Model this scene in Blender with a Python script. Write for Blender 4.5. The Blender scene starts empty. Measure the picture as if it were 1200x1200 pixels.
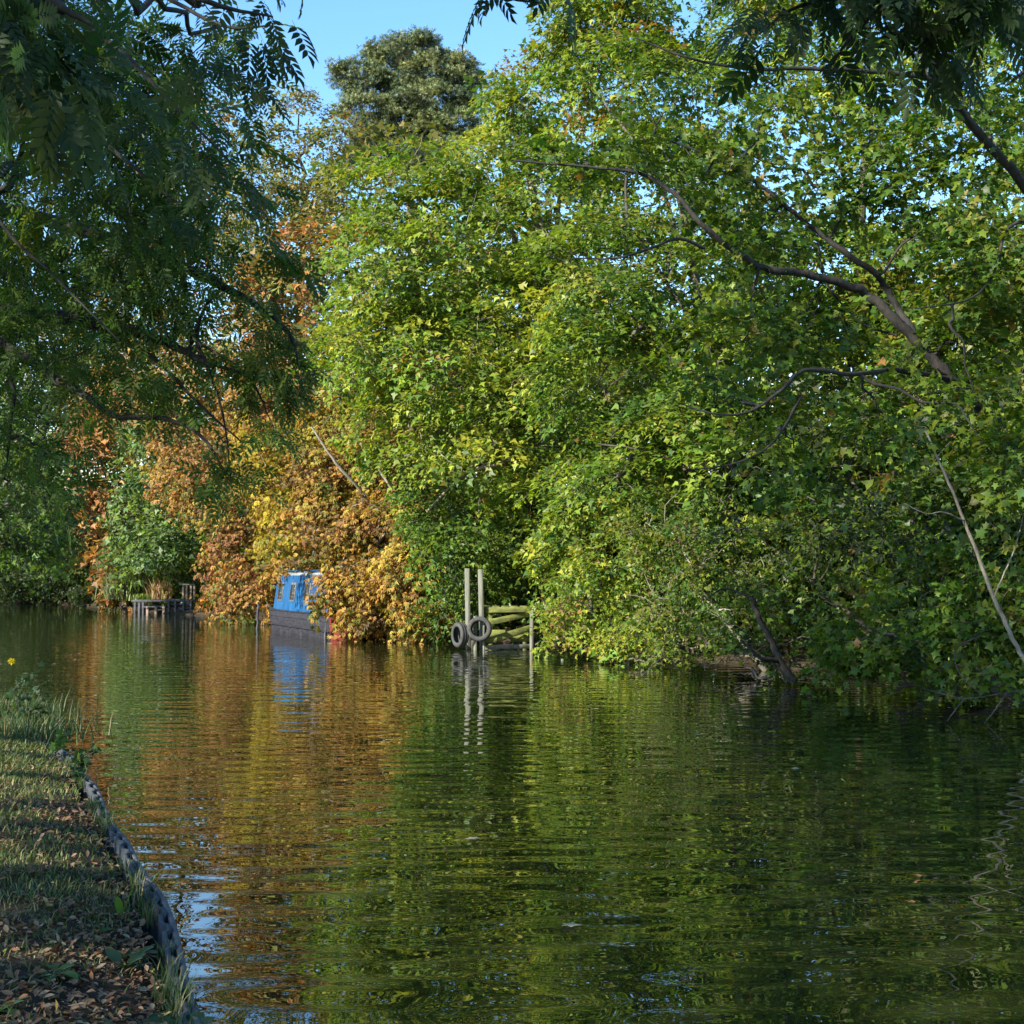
import bpy, math, random
import numpy as np
R = math.radians
rng = np.random.default_rng(7)
random.seed(7)
scene = bpy.context.scene
C = scene.collection
f_px, HZ, H = 1648.0, 680.0, 2.0
PITCH = math.atan((HZ-600)/f_px)

def at(px, py, d):
    """world point seen at photo pixel (px,py) when it stands d metres ahead"""
    u = (px-600)/f_px; v = (600-py)/f_px
    y = math.cos(PITCH)-v*math.sin(PITCH); z = math.sin(PITCH)+v*math.cos(PITCH)
    return np.array([u*d/y, d, H+z*d/y])
def nrm(a):
    return a/np.maximum(np.linalg.norm(a, axis=-1, keepdims=True), 1e-9)

# ---------------------------------------------------------------- materials
def new_mat(name):
    m = bpy.data.materials.new(name); m.use_nodes = True
    nt = m.node_tree
    for n in list(nt.nodes): nt.nodes.remove(n)
    out = nt.nodes.new('ShaderNodeOutputMaterial')
    return m, nt, out
def N(nt, t, **kw):
    n = nt.nodes.new(t)
    for k, v in kw.items():
        if k in n.inputs: n.inputs[k].default_value = v
        else: setattr(n, k, v)
    return n
def leaf_mat(name, trans=0.42, gloss=0.28, rough=0.45, tmul=(1.5, 1.5, 0.55)):
    m, nt, out = new_mat(name)
    at_ = N(nt, 'ShaderNodeAttribute'); at_.attribute_name = 'col'
    pb = N(nt, 'ShaderNodeBsdfPrincipled', Roughness=rough)
    pb.inputs['Specular IOR Level'].default_value = gloss
    tr = N(nt, 'ShaderNodeBsdfTranslucent')
    mul = N(nt, 'ShaderNodeMix', data_type='RGBA', blend_type='MULTIPLY')
    mul.inputs[0].default_value = 1.0
    mul.inputs[7].default_value = (*tmul, 1); mul.clamp_result = False
    mx = N(nt, 'ShaderNodeMixShader'); mx.inputs[0].default_value = trans
    L = nt.links.new
    L(at_.outputs['Color'], pb.inputs['Base Color']); L(at_.outputs['Color'], mul.inputs[6])
    L(mul.outputs[2], tr.inputs['Color'])
    L(pb.outputs[0], mx.inputs[1]); L(tr.outputs[0], mx.inputs[2]); L(mx.outputs[0], out.inputs[0])
    return m
def noise_mat(name, c1, c2, scale=4.0, rough=0.85, bump=0.3, stretch=(1,1,1), c3=None, detail=6, dist=0.02):
    m, nt, out = new_mat(name); L = nt.links.new
    tc = N(nt, 'ShaderNodeTexCoord'); mp = N(nt, 'ShaderNodeMapping'); mp.inputs['Scale'].default_value = stretch
    nz = N(nt, 'ShaderNodeTexNoise', Scale=scale, Detail=detail, Roughness=0.6)
    cr = N(nt, 'ShaderNodeValToRGB'); e = cr.color_ramp.elements
    e[0].position = 0.35; e[0].color = (*c1, 1); e[1].position = 0.65; e[1].color = (*c2, 1)
    if c3: k = e.new(0.8); k.color = (*c3, 1)
    pb = N(nt, 'ShaderNodeBsdfPrincipled', Roughness=rough)
    bp = N(nt, 'ShaderNodeBump', Strength=bump, Distance=dist)
    L(tc.outputs['Object'], mp.inputs[0]); L(mp.outputs[0], nz.inputs['Vector']); L(nz.outputs[0], cr.inputs[0])
    L(cr.outputs[0], pb.inputs['Base Color']); L(nz.outputs[0], bp.inputs['Height']); L(bp.outputs[0], pb.inputs['Normal'])
    L(pb.outputs[0], out.inputs[0])
    return m
M = {}
M['leaf'] = leaf_mat('leaf')
M['autumn'] = leaf_mat('autumn_leaf', 0.32, 0.3, 0.55, (1.35, 1.1, 0.6))
M['ash'] = leaf_mat('ash_leaf', 0.45, 0.15, 0.5, (1.5, 1.7, 0.6))
M['needle'] = leaf_mat('needle', 0.12, 0.4, 0.5, (1.2, 1.2, 0.7))
M['grass'] = leaf_mat('grass_blade', 0.3, 0.3, 0.5, (1.3, 1.3, 0.6))
M['litter'] = leaf_mat('dead_leaf', 0.12, 0.25, 0.6, (1.2, 1.0, 0.6))
M['bark'] = noise_mat('bark', (.035,.028,.02), (.10,.085,.065), 9, .9, .8, (1,1,.25))
M['bark_dark'] = noise_mat('dark_bark', (.010,.009,.008), (.032,.028,.022), 14, .9, .8, (1,1,.3))
M['bark_pale'] = noise_mat('pale_bark', (.13,.11,.08), (.30,.27,.21), 10, .85, .6, (1,1,.3))
M['bark_pine'] = noise_mat('pine_bark', (.10,.05,.03), (.22,.12,.07), 6, .9, .6, (1,1,.3))
M['soil'] = noise_mat('soil', (.022,.016,.011), (.055,.042,.027), 3.5, .95, .6, c3=(.06,.07,.025), dist=.03)
M['blue'] = noise_mat('blue_paint', (.006,.05,.13), (.012,.08,.20), 2.2, .5, .1, (1,1,.5), c3=(.04,.13,.24))
M['black_hull'] = noise_mat('black_hull', (.014,.014,.018), (.035,.033,.04), 3, .6, .2, (1,1,3), c3=(.08,.075,.08))
M['red'] = noise_mat('red_paint', (.09,.012,.012), (.15,.022,.02), 3, .5, .1)
M['roofpaint'] = noise_mat('roof_paint', (.16,.2,.23), (.3,.34,.36), 2, .6, .1)
M['frame'] = noise_mat('window_frame', (.05,.05,.06), (.12,.115,.11), 5, .5, .1)
M['rubber'] = noise_mat('rubber', (.02,.02,.02), (.05,.05,.046), 7, .8, .3, c3=(.09,.09,.075))
M['timber_green'] = noise_mat('algae_timber', (.045,.055,.010), (.16,.17,.03), 4, .85, .5, (1,1,3), c3=(.22,.2,.06))
M['timber_grey'] = noise_mat('weathered_timber', (.065,.07,.05), (.15,.15,.115), 7, .85, .5, (1,1,.2))
M['timber_dark'] = noise_mat('dark_timber', (.02,.021,.026), (.06,.06,.068), 5, .8, .4)
M['timber_brown'] = noise_mat('brown_timber', (.12,.08,.055), (.26,.19,.14), 5, .8, .4)
M['steel'] = noise_mat('piling_steel', (.016,.019,.023), (.042,.05,.06), 7, .75, .5, c3=(.045,.035,.025), dist=.006)
M['steel_lip'] = noise_mat('capping_steel', (.05,.05,.06), (.10,.098,.108), 7, .6, .3, c3=(.12,.11,.1), dist=.004)
mg, nt, out = new_mat('boat_glass'); g = N(nt, 'ShaderNodeBsdfPrincipled', Roughness=.08); g.inputs['Base Color'].default_value = (.02,.022,.02,1)
nt.links.new(g.outputs[0], out.inputs[0]); M['glass'] = mg

for k_, sp_, ro_ in (('blue',.12,.7),('black_hull',.12,.8),('red',.12,.7),('soil',.1,.95)):
    b_ = [n for n in M[k_].node_tree.nodes if n.type == 'BSDF_PRINCIPLED'][0]; b_.inputs['Specular IOR Level'].default_value = sp_; b_.inputs['Roughness'].default_value = ro_
# ---------------------------------------------------------------- mesh helpers
def mesh_np(name, V, F, mat, parent=None, loc=None, col=None, smooth=False):
    V = np.asarray(V, dtype=np.float32); F = np.asarray(F, dtype=np.int32)
    if loc is not None: V = V-np.asarray(loc, dtype=np.float32)
    me = bpy.data.meshes.new(name)
    k = F.shape[1]
    me.vertices.add(len(V)); me.vertices.foreach_set('co', V.ravel())
    me.loops.add(F.size); me.loops.foreach_set('vertex_index', F.ravel())
    me.polygons.add(len(F)); me.polygons.foreach_set('loop_start', np.arange(0, F.size, k, dtype=np.int32))
    me.update(calc_edges=True)
    if smooth: me.polygons.foreach_set('use_smooth', np.ones(len(F), dtype=bool))
    if col is not None:
        a = me.attributes.new('col', 'FLOAT_COLOR', 'POINT')
        c4 = np.ones((len(V), 4), dtype=np.float32); c4[:, :3] = col
        a.data.foreach_set('color', c4.ravel())
    me.materials.append(mat)
    o = bpy.data.objects.new(name, me); C.objects.link(o)
    if parent is not None: o.parent = parent
    elif loc is not None: o.location = tuple(float(x) for x in loc)
    return o
def thing(name, label, cat, loc, group=None):
    o = bpy.data.objects.new(name, None); C.objects.link(o); o.location = tuple(float(x) for x in loc)
    o.empty_display_size = .3
    o['label'] = label; o['category'] = cat
    if group: o['group'] = group
    return o
def tag(o, label, cat, group=None):
    o['label'] = label; o['category'] = cat
    if group: o['group'] = group
    return o

class MB:
    """collects quads"""
    def __init__(s): s.V = []; s.F = []; s.n = 0
    def add(s, V, F):
        s.V.append(np.asarray(V, float)); s.F.append(np.asarray(F, int)+s.n); s.n += len(V)
    def tube(s, P, rad, k=6):
        P = np.asarray(P, float); n = len(P); rad = np.broadcast_to(rad, (n,))
        T = np.gradient(P, axis=0); T = nrm(T)
        ref = np.array([0, 0, 1.]) if abs(T[:, 2]).mean() < .8 else np.array([1., 0, 0])
        A = nrm(np.cross(T, ref)); B = np.cross(T, A)
        th = np.arange(k)*2*math.pi/k
        V = P[:, None, :]+rad[:, None, None]*(np.cos(th)[None, :, None]*A[:, None, :]+np.sin(th)[None, :, None]*B[:, None, :])
        V = V.reshape(-1, 3)
        i = np.arange(n-1)[:, None]*k; j = np.arange(k)[None, :]; jn = (j+1) % k
        F = np.stack([i+j, i+jn, i+k+jn, i+k+j], -1).reshape(-1, 4)
        F = F[:, ::-1]
        s.add(V, F)
        if k == 4: s.F.append(np.array([[0,1,2,3],[3,2,1,0]])[:1]+s.n-len(V)); s.F.append(np.array([[3,2,1,0]])+s.n-4)
    def box(s, c, sz, rot=None, bev=0.0):
        x, y, z = [v/2 for v in sz]
        b = min(bev, x*.4, y*.4, z*.4)
        if b > 0:
            # chamfered box: stacked rings with chamfered corners
            def ring(hx, hy, zz):
                return [[-hx+b, -hy, zz], [hx-b, -hy, zz], [hx, -hy+b, zz], [hx, hy-b, zz], [hx-b, hy, zz], [-hx+b, hy, zz], [-hx, hy-b, zz], [-hx, -hy+b, zz]]
            V = ring(x-b*.7, y-b*.7, -z)+ring(x, y, -z+b)+ring(x, y, z-b)+ring(x-b*.7, y-b*.7, z)
            F = []
            for r in range(3):
                for j in range(8): F.append([r*8+j, r*8+(j+1) % 8, (r+1)*8+(j+1) % 8, (r+1)*8+j])
            for q, fl in ((0, True), (24, False)):
                for a in ([0,1,2,3],[0,3,4,7],[7,4,5,6]):
                    t = [q+i for i in a]; F.append(t[::-1] if fl else t)
        else:
            V = [[-x,-y,-z],[x,-y,-z],[x,y,-z],[-x,y,-z],[-x,-y,z],[x,-y,z],[x,y,z],[-x,y,z]]
            F = [[3,2,1,0],[4,5,6,7],[0,1,5,4],[1,2,6,5],[2,3,7,6],[3,0,4,7]]
        V = np.array(V, float)
        if rot is not None: V = V@np.asarray(rot).T
        s.add(V+np.asarray(c, float), F)
    def beam(s, p, q, w, h, bev=.008):
        p = np.asarray(p, float); q = np.asarray(q, float); d = q-p; L = np.linalg.norm(d); X = d/L
        ref = np.array([0, 0, 1.]) if abs(X[2]) < .9 else np.array([0, 1., 0])
        Y = nrm(np.cross(ref, X)); Z = np.cross(X, Y)
        s.box((p+q)/2, (L, w, h), np.stack([X, Y, Z], 1), bev)
    def build(s, name, mat, parent=None, loc=None, smooth=False):
        return mesh_np(name, np.concatenate(s.V), np.concatenate(s.F), mat, parent, loc, smooth=smooth)

def spline(P, n):
    """smooth resample of a polyline (catmull-rom)"""
    P = np.asarray(P, float)
    if len(P) == 2: t = np.linspace(0, 1, n)[:, None]; return P[0]*(1-t)+P[1]*t
    Q = np.vstack([2*P[0]-P[1], P, 2*P[-1]-P[-2]]); m = len(P)-1; out = []
    for u in np.linspace(0, m-1e-6, n):
        i = int(u); t = u-i; a, b, c, d = Q[i], Q[i+1], Q[i+2], Q[i+3]
        out.append(.5*(2*b+(c-a)*t+(2*a-5*b+4*c-d)*t*t+(3*b-a-3*c+d)*t**3))
    return np.array(out)

# ---------------------------------------------------------------- leaf templates (unit length along x, normal z)
def T_maple():
    V = [(0,0,0),(-.12,.34,-.05),(.2,.22,.02),(.42,.55,-.1),(.56,.2,.02),(1,0,-.12),(.56,-.2,.02),(.42,-.55,-.1),(.2,-.22,.02),(-.12,-.34,-.05)]
    F = [(0,2,1),(2,4,3),(4,6,5),(6,8,7),(8,0,9),(0,4,2),(0,6,4),(0,8,6)]
    return np.array(V, float), np.array(F)
def T_star():
    V = [(0,0,0),(.18,.5,-.08),(.45,.2,.02),(1,0,-.1),(.45,-.2,.02),(.18,-.5,-.08)]
    return np.array(V, float), np.array([(0,2,1),(0,3,2),(0,4,3),(0,5,4)])
def T_oval():
    V = [(0,0,0),(.5,.3,.06),(1,0,-.05),(.5,-.3,.06)]
    return np.array(V, float), np.array([(0,2,1),(0,3,2)])
def leaflet(p, ang, L, w, droop=0.0, hi=True):
    c, s_ = math.cos(ang), math.sin(ang)
    if hi: pts = [(0,0,0),(.25,.8*w,.02),(.6,w,.0),(1,0,-droop-.05),(.6,-w,0),(.25,-.8*w,.02),(.5,0,-.03)]; F = [(6,1,0),(6,2,1),(6,3,2),(6,4,3),(6,5,4),(6,0,5)]
    else: pts = [(0,0,0),(.5,w,.02),(1,0,-droop),(.5,-w,.02)]; F = [(0,2,1),(0,3,2)]
    V = [(p[0]+L*(x*c-y*s_), p[1]+L*(x*s_+y*c), p[2]+L*z) for x, y, z in pts]
    return V, F
def compound(items):
    V = []; F = []
    for v, f in items: F += [tuple(i+len(V) for i in t) for t in f]; V += v
    return np.array(V, float), np.array(F)
def T_ash(hi=True, pairs=5):
    it = []
    for i in range(pairs):
        x = .22+.68*i/pairs; z = -.18*x*x
        for sg in (1, -1):
            it.append(leaflet((x, 0, z), sg*(1.05-.09*i), .36-.01*abs(i-2), .17, .15, hi))
    it.append(leaflet((.86, 0, -.14), 0, .34, .17, .2, hi))
    V = [(0,.006,0),(0,-.006,0),(.9,-.004,-.15),(.9,.004,-.15)]
    it.append((V, [(0,2,1),(0,3,2)]))
    return compound(it)
def T_chestnut():
    return compound([leaflet((0,0,0), a, l, .17, .35, False) for a, l in ((0,1),(.55,.92),(-.55,.92),(1.15,.7),(-1.15,.7))])
def T_willow():
    return compound([leaflet((.0,0,0), 0, 1, .09, .1, False), leaflet((-.2,0,0), .8, .9, .09, .1, False), leaflet((-.3,0,0), -.8, .9, .09, .1, False)])
def T_needles():
    it = []
    for i in range(9):
        a = i*2*math.pi/9; t = .9
        V = [(0,0,0), (.5*math.cos(a)*t, .5*math.sin(a)*t, .45), (.5*math.cos(a+.28)*t, .5*math.sin(a+.28)*t, .38)]
        it.append((V, [(0,1,2)]))
    return compound(it)
TM = dict(dead=(np.array([(0,0,0),(.22,.17,.10),(.6,.24,.16),(1,.02,.05),(.6,-.22,.12),(.22,-.19,.12),(.45,0,-.0)]), np.array([(6,0,5),(6,5,4),(6,4,3),(6,3,2),(6,2,1),(6,1,0)])), maple=T_maple(), star=T_star(), oval=T_oval(), ash=T_ash(True), ashlo=T_ash(False, 4), chestnut=T_chestnut(), willow=T_willow(), needles=T_needles())

def scatter(tmpl, P, D, Nn, S, col):
    """place template at P, tip direction D, normal Nn, size S -> V, F, col"""
    V0, F0 = TM[tmpl]; n = len(P)
    D = nrm(D); Y = nrm(np.cross(Nn, D)); Z = np.cross(D, Y)
    V = P[:, None, :]+S[:, None, None]*(V0[None, :, 0:1]*D[:, None, :]+V0[None, :, 1:2]*Y[:, None, :]+V0[None, :, 2:3]*Z[:, None, :])
    F = F0[None]+(np.arange(n)*len(V0))[:, None, None]
    return V.reshape(-1, 3), F.reshape(-1, 3), np.repeat(col, len(V0), axis=0)

def pick(pal, n):
    w = np.array([p[1] for p in pal], float); w /= w.sum()
    return np.array([p[0] for p in pal], float)[rng.choice(len(pal), n, p=w)]

def leaves_on_pads(pc, po, pr, pal, tmpl='star', size=.16, per=60, flat=.2, up=.7, outw=.45, rnd=.5, droop=.35, coljit=.22, mix=.35):
    """pc pad centres, po outward dirs, pr radii. mix = share of leaves whose colour is drawn apart from the pad's"""
    n = len(pc)
    k = np.maximum(3, (per*(pr/np.mean(pr))**2*rng.uniform(.6, 1.4, n))).astype(int)
    idx = np.repeat(np.arange(n), k); m = len(idx)
    pn = nrm(np.array([0, 0, 1.])*.8+po*.55+rng.normal(0, .3, (n, 3)))
    A = nrm(np.cross(pn, rng.normal(0, 1, (n, 3)))); B = np.cross(pn, A)
    th = rng.uniform(0, 2*math.pi, m); r = np.sqrt(rng.uniform(0, 1, m))*pr[idx]*rng.uniform(.8, 1.15, m)
    rad = np.cos(th)[:, None]*A[idx]+np.sin(th)[:, None]*B[idx]
    P = pc[idx]+rad*r[:, None]+pn[idx]*(rng.normal(0, flat, m)*pr[idx])[:, None]
    P[:, 2] -= droop*.6*(r**2)/np.maximum(pr[idx], .1)
    Nn = nrm(np.array([0, 0, up])+po[idx]*outw+rng.normal(0, rnd, (m, 3)))
    D = nrm(rad*.8+po[idx]*.4+rng.normal(0, .4, (m, 3))+np.array([0, 0, -droop]))
    S = size*rng.uniform(.75, 1.2, n)[idx]*rng.uniform(.5, 1.3, m)
    pcol = (pick(pal, n)*rng.uniform(.72, 1.25, (n, 1)))[idx]; lc = pick(pal, m)
    q = rng.uniform(0, 1, m)[:, None] < mix
    col = np.where(q, lc, pcol)*(rng.uniform(1-coljit, 1+coljit, (m, 1)))*(rng.uniform(.9, 1.1, (m, 3)))
    return scatter(tmpl, P, D, Nn, S, np.clip(col, 0, 1))

def lobe_pads(lobes, dens=1.0, pr=(.45, .95), back=.45, shell=.55):
    """pads spread over a list of ellipsoid lobes (centre, radii)"""
    PC, PO, PR, LI = [], [], [], []
    for li, (c, r) in enumerate(lobes):
        c = np.asarray(c, float); r = np.asarray(r, float)
        area = 4*math.pi*((r[0]*r[1])**1.6/3+(r[0]*r[2])**1.6/3+(r[1]*r[2])**1.6/3)**(1/1.6)
        n = max(4, int(area*dens/(.75*np.mean(pr)**2*3.14)))
        u = nrm(rng.normal(0, 1, (n, 3)))
        keep = (u[:, 1] < .25) | (rng.uniform(0, 1, n) < back)
        u = u[keep]; t = rng.uniform(shell**3, 1.06**3, len(u))**(1/3)
        p = c+u*r*t[:, None]
        keep = p[:, 2] > .35
        u = u[keep]; p = p[keep]
        PC.append(p); PO.append(nrm(u/r)); PR.append(rng.uniform(pr[0], pr[1], len(u))); LI += [li]*len(u)
    return np.vstack(PC), np.vstack(PO), np.concatenate(PR), np.array(LI)

def tree(name, label, cat, base, lobes, pal, tmpl='star', size=.16, per=60, dens=1.0, pr=(.45, .95), trunk=None, tr=.22, limbs=(), bark='bark', mat='leaf',
         group=None, back=.45, shell=.55, extra_pads=None, twig=.018, limb_r=.07, ex_per=14, ex_size=1.0, limb_dy=0.0, trunkless=False, **kw):
    base = np.asarray(base, float)
    root = thing(name, label, cat, base, group)
    pc, po, prr, li = lobe_pads(lobes, dens, pr, back, shell)
    mb = MB()
    if trunk is None:
        top = np.mean([c for c, r in lobes], axis=0)
        trunk = [base, base*.7+top*.3+rng.normal(0, .2, 3), base*.3+top*.7+rng.normal(0, .25, 3), top]
    tp = spline(trunk, 14)
    if not trunkless:
        rr = np.linspace(tr, tr*.35, 14); rr[0] *= 1.35
        mb.tube(tp, rr, 9)
    nodes = []
    for pl, r0, r1 in limbs:
        if limb_dy: pl = [np.asarray(p, float)*(1, 1, 1)+(np.array([0, limb_dy, 0]) if (k_ or r0 < .1) else 0) for k_, p in enumerate(pl)]
        q = spline(pl, 5*len(pl)); w = np.linspace(r0, r1, len(q))
        q[1:-1] += rng.normal(0, 1, (len(q)-2, 3))*w[1:-1, None]*.16
        mb.tube(q, w, 7); nodes.append(q[len(q)//4:])
    for i, (c, r) in enumerate(lobes):
        c = np.asarray(c, float); sel = np.where(li == i)[0]
        tt = tp[(tp[:, 2] < c[2]+.2)]
        a = (tt if len(tt) else tp[:1])[max(0, len(tt)-1-int(rng.integers(0, 3)))] if not trunkless else base
        if nodes:
            allq = np.vstack(nodes); a = allq[np.argmin(((allq-c)**2).sum(1))]
        mid = (a+c)/2+rng.normal(0, .12, 3)*np.linalg.norm(c-a)*.5+np.array([0, 0, .05*np.linalg.norm(c-a)])
        lp = spline([a, mid, c], 9)
        lp[1:-1] += rng.normal(0, .035, (7, 3))*np.linalg.norm(c-a)
        mb.tube(spline(lp, 17), np.linspace(limb_r*(.7+.3*min(2, np.linalg.norm(r)/3)), limb_r*.3, 17), 5)
        sel = sel[np.argsort(((pc[sel]-c)**2).sum(1))]
        cand = np.vstack([spline(lp, 30)[8:]]+nodes)
        for s_ in sel:
            dv = pc[s_]-cand; cost = np.sqrt((dv**2).sum(1))*(1-.25*(dv*po[s_]).sum(1)/np.maximum(np.linalg.norm(dv, axis=1), .05))
            a2 = cand[np.argmin(cost)]
            d_ = pc[s_]-a2; L_ = np.linalg.norm(d_)
            cand = np.vstack([cand, a2+d_*.45, a2+d_*.75])
            m_ = (a2+pc[s_])/2+rng.normal(0, .1, 3)*L_+np.array([0, 0, .06*L_])
            mb.tube(spline([a2, m_, pc[s_], pc[s_]+po[s_]*prr[s_]*.6-np.array([0, 0, .1*prr[s_]])], 7), np.linspace(twig, twig*.25, 7), 3)
    mb.build('trunk', M[bark], root, base, smooth=True)
    V, F, col = leaves_on_pads(pc, po, prr, pal, tmpl, size, per, **kw)
    if extra_pads is not None:
        V2, F2, c2 = leaves_on_pads(*extra_pads, pal, tmpl, size*ex_size, ex_per, **kw)
        F = np.vstack([F, F2+len(V)]); V = np.vstack([V, V2]); col = np.vstack([col, c2])
    ok = np.ones(len(F), bool)
    mesh_np('crown', V, F, M[mat], root, base, col)
    return root

def LB(px, py, d, rx, ry, rd):
    s_ = d/f_px
    return (at(px, py, d), (rx*s_, rd, ry*s_))

# ---------------------------------------------------------------- channel and terrain
RB = np.array([(14,-30),(12.5,0),(11.5,10),(11.2,16),(9.9,21.4),(7.6,28),(4.1,35.6),(1.8,41.5),(-2.3,47),(-7,57),(-11.5,66),(-16,75),(-23,88),(-30,102),(-37,114),(-47,119),(-70,122)], float)
LBk = np.array([(3,-30),(1.0,-5),(.45,0),(-.3,3),(-1.12,5.2),(-1.55,6.5),(-2.05,8),(-2.7,9.7),(-3.4,11.5),(-4.56,14.3),(-6.6,18),(-9,22),(-14,30),(-20,38),(-28,50),(-34,64),(-39,80),(-46,96),(-56,106),(-70,110)], float)
def sm(P, n): return spline(np.c_[P, np.zeros(len(P))], n)[:, :2]
RBs, LBs = sm(RB, 160), sm(LBk, 240)
def seg_dist(X, Y, line):
    best = np.full(X.shape, 1e9); side = np.zeros(X.shape)
    for a, b in zip(line[:-1], line[1:]):
        d = b-a; L2 = (d**2).sum()
        t = np.clip(((X-a[0])*d[0]+(Y-a[1])*d[1])/L2, 0, 1)
        qx, qy = X-(a[0]+t*d[0]), Y-(a[1]+t*d[1]); dd = qx*qx+qy*qy
        cr = d[0]*(Y-a[1])-d[1]*(X-a[0])
        m = dd < best; best = np.where(m, dd, best); side = np.where(m, cr, side)
    return np.sqrt(best)*np.sign(side)   # + left of the line's direction
def hnoise(x, y):
    return (np.sin(x*1.3+2*np.sin(y*.7))*np.cos(y*1.1+np.sin(x*.9))+.5*np.sin(x*3.1+y*2.3)*np.cos(y*3.7-x))
def ground_z(X, Y):
    sl = seg_dist(X, Y, LBs)          # + inland on the left bank (line runs away from us, land on its left)
    sr = -seg_dist(X, Y, RBs)         # + inland on the right bank
    ss = lambda t: np.clip(t, 0, 1)**2*(3-2*np.clip(t, 0, 1))
    zl = -1.1+1.365*ss(sl/.10)+.085*ss((sl-.1)/.6)+.012*hnoise(X*2, Y*2)+.25*ss((sl-6)/20)
    zr = -1.1+1.22*ss((sr+.2)/.7)+.55*ss((sr-.6)/5)+.08*hnoise(X, Y)*ss(sr/2)+2.5*ss((sr-6)/40)
    return np.maximum(zl, zr), sl, sr
def axis(segs):
    out = []
    for a, b, st in segs: out += list(np.arange(a, b, st))
    return np.array(out+[segs[-1][1]])
gx = axis([(-900,-200,70),(-200,-80,12),(-80,-9,1.0),(-9,1,.07),(1,24,.6),(24,80,4),(80,200,15),(200,900,70)])
gy = axis([(-400,-60,40),(-60,-2,2),(-2,3,.4),(3,20,.07),(20,60,.7),(60,130,1.2),(130,220,9),(220,1500,80)])
GX, GY = np.meshgrid(gx, gy); GZ, _, _ = ground_z(GX, GY)
nx_, ny_ = len(gx), len(gy)
i, j = np.meshgrid(np.arange(nx_-1), np.arange(ny_-1)); a = (j*nx_+i).ravel()
gr = mesh_np('ground', np.stack([GX.ravel(), GY.ravel(), GZ.ravel()], 1), np.stack([a, a+1, a+nx_+1, a+nx_], 1), M['soil'], smooth=True)
gr['kind'] = 'structure'

# water
mw, nt, out = new_mat('canal_water'); L = nt.links.new
pb = N(nt, 'ShaderNodeBsdfPrincipled', Roughness=0.0, IOR=1.9)
pb.inputs['Base Color'].default_value = (.013, .017, .005, 1)
tc = N(nt, 'ShaderNodeTexCoord')
def nz(scale, sx, sy, det, rot=0.0, rough=.5):
    mp = N(nt, 'ShaderNodeMapping'); mp.inputs['Scale'].default_value = (sx, sy, 1); mp.inputs['Rotation'].default_value = (0, 0, rot)
    n_ = N(nt, 'ShaderNodeTexNoise', Scale=scale, Detail=det, Roughness=rough)
    L(tc.outputs['Object'], mp.inputs[0]); L(mp.outputs[0], n_.inputs['Vector']); return n_.outputs[0]
def mth(op, a_, b_):
    n_ = N(nt, 'ShaderNodeMath', operation=op)
    for k_, v in enumerate((a_, b_)):
        if isinstance(v, (int, float)): n_.inputs[k_].default_value = v
        else: L(v, n_.inputs[k_])
    return n_.outputs[0]
h1 = mth('MULTIPLY', nz(1.0, 1.0, 2.5, 0.0, .12), .0125)
h2 = mth('MULTIPLY', nz(1.0, 2.3, 4.6, 0.0, -.15), .0032)
h3 = mth('MULTIPLY', nz(1.0, 7, 12, 0.0, .1), .0001)
patch = mth('MULTIPLY', nz(1.0, .06, .16, 2.0), 1.6)
hh = mth('ADD', h1, mth('MULTIPLY', mth('ADD', h2, h3), patch))
bp = N(nt, 'ShaderNodeBump', Strength=1.0, Distance=1.0)
L(hh, bp.inputs['Height']); L(bp.outputs[0], pb.inputs['Normal']); L(pb.outputs[0], out.inputs[0])
wv = [(-75,-30,0),(16,-30,0),(16,126,0),(-75,126,0)]
w = mesh_np('water', wv, [[0,1,2,3]], mw); w['kind'] = 'structure'

# ---------------------------------------------------------------- palettes (base colours)
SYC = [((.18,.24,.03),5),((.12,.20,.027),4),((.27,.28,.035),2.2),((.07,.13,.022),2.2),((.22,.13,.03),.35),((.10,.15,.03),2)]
SYCD = [((.08,.14,.018),5),((.05,.10,.018),4),((.13,.18,.02),2.5),((.14,.16,.02),1),((.2,.1,.03),.12)]  # darker sycamore greens: right-bank shade put into the leaf colour
YEL = [((.30,.29,.04),3),((.18,.24,.03),3),((.12,.18,.03),2),((.25,.15,.06),1)]
CHS = [((.33,.19,.035),4),((.22,.115,.028),2.6),((.32,.24,.035),2.8),((.11,.07,.02),2),((.26,.22,.025),1.3),((.10,.13,.02),1.6)]
CHSO = [((.32,.165,.045),5),((.24,.11,.038),3),((.31,.2,.045),2.6),((.13,.09,.03),1.5),((.12,.13,.03),.8)]
CHSY = [((.30,.235,.015),4),((.22,.20,.02),2),((.27,.15,.02),2),((.12,.14,.02),1)]
PALE = [((.14,.21,.08),3),((.10,.16,.06),3),((.18,.25,.04),1)]
OLV = [((.17,.16,.035),3),((.12,.13,.032),3),((.22,.15,.04),1.5),((.09,.11,.03),1.5)]
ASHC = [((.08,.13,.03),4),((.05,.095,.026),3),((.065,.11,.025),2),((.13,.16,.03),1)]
DRK = [((.025,.04,.018),3),((.04,.055,.018),3),((.07,.08,.02),1)]  # very dark greens: gloom of the shaded wood built into the colour
PIN = [((.12,.15,.055),3),((.16,.18,.06),2),((.05,.08,.04),2)]

# ---------------------------------------------------------------- trees along the right bank
gz = lambda x, y: float(ground_z(np.array([x]), np.array([y]))[0][0])
def base(x, y): return (x, y, gz(x, y)-.1)

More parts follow.
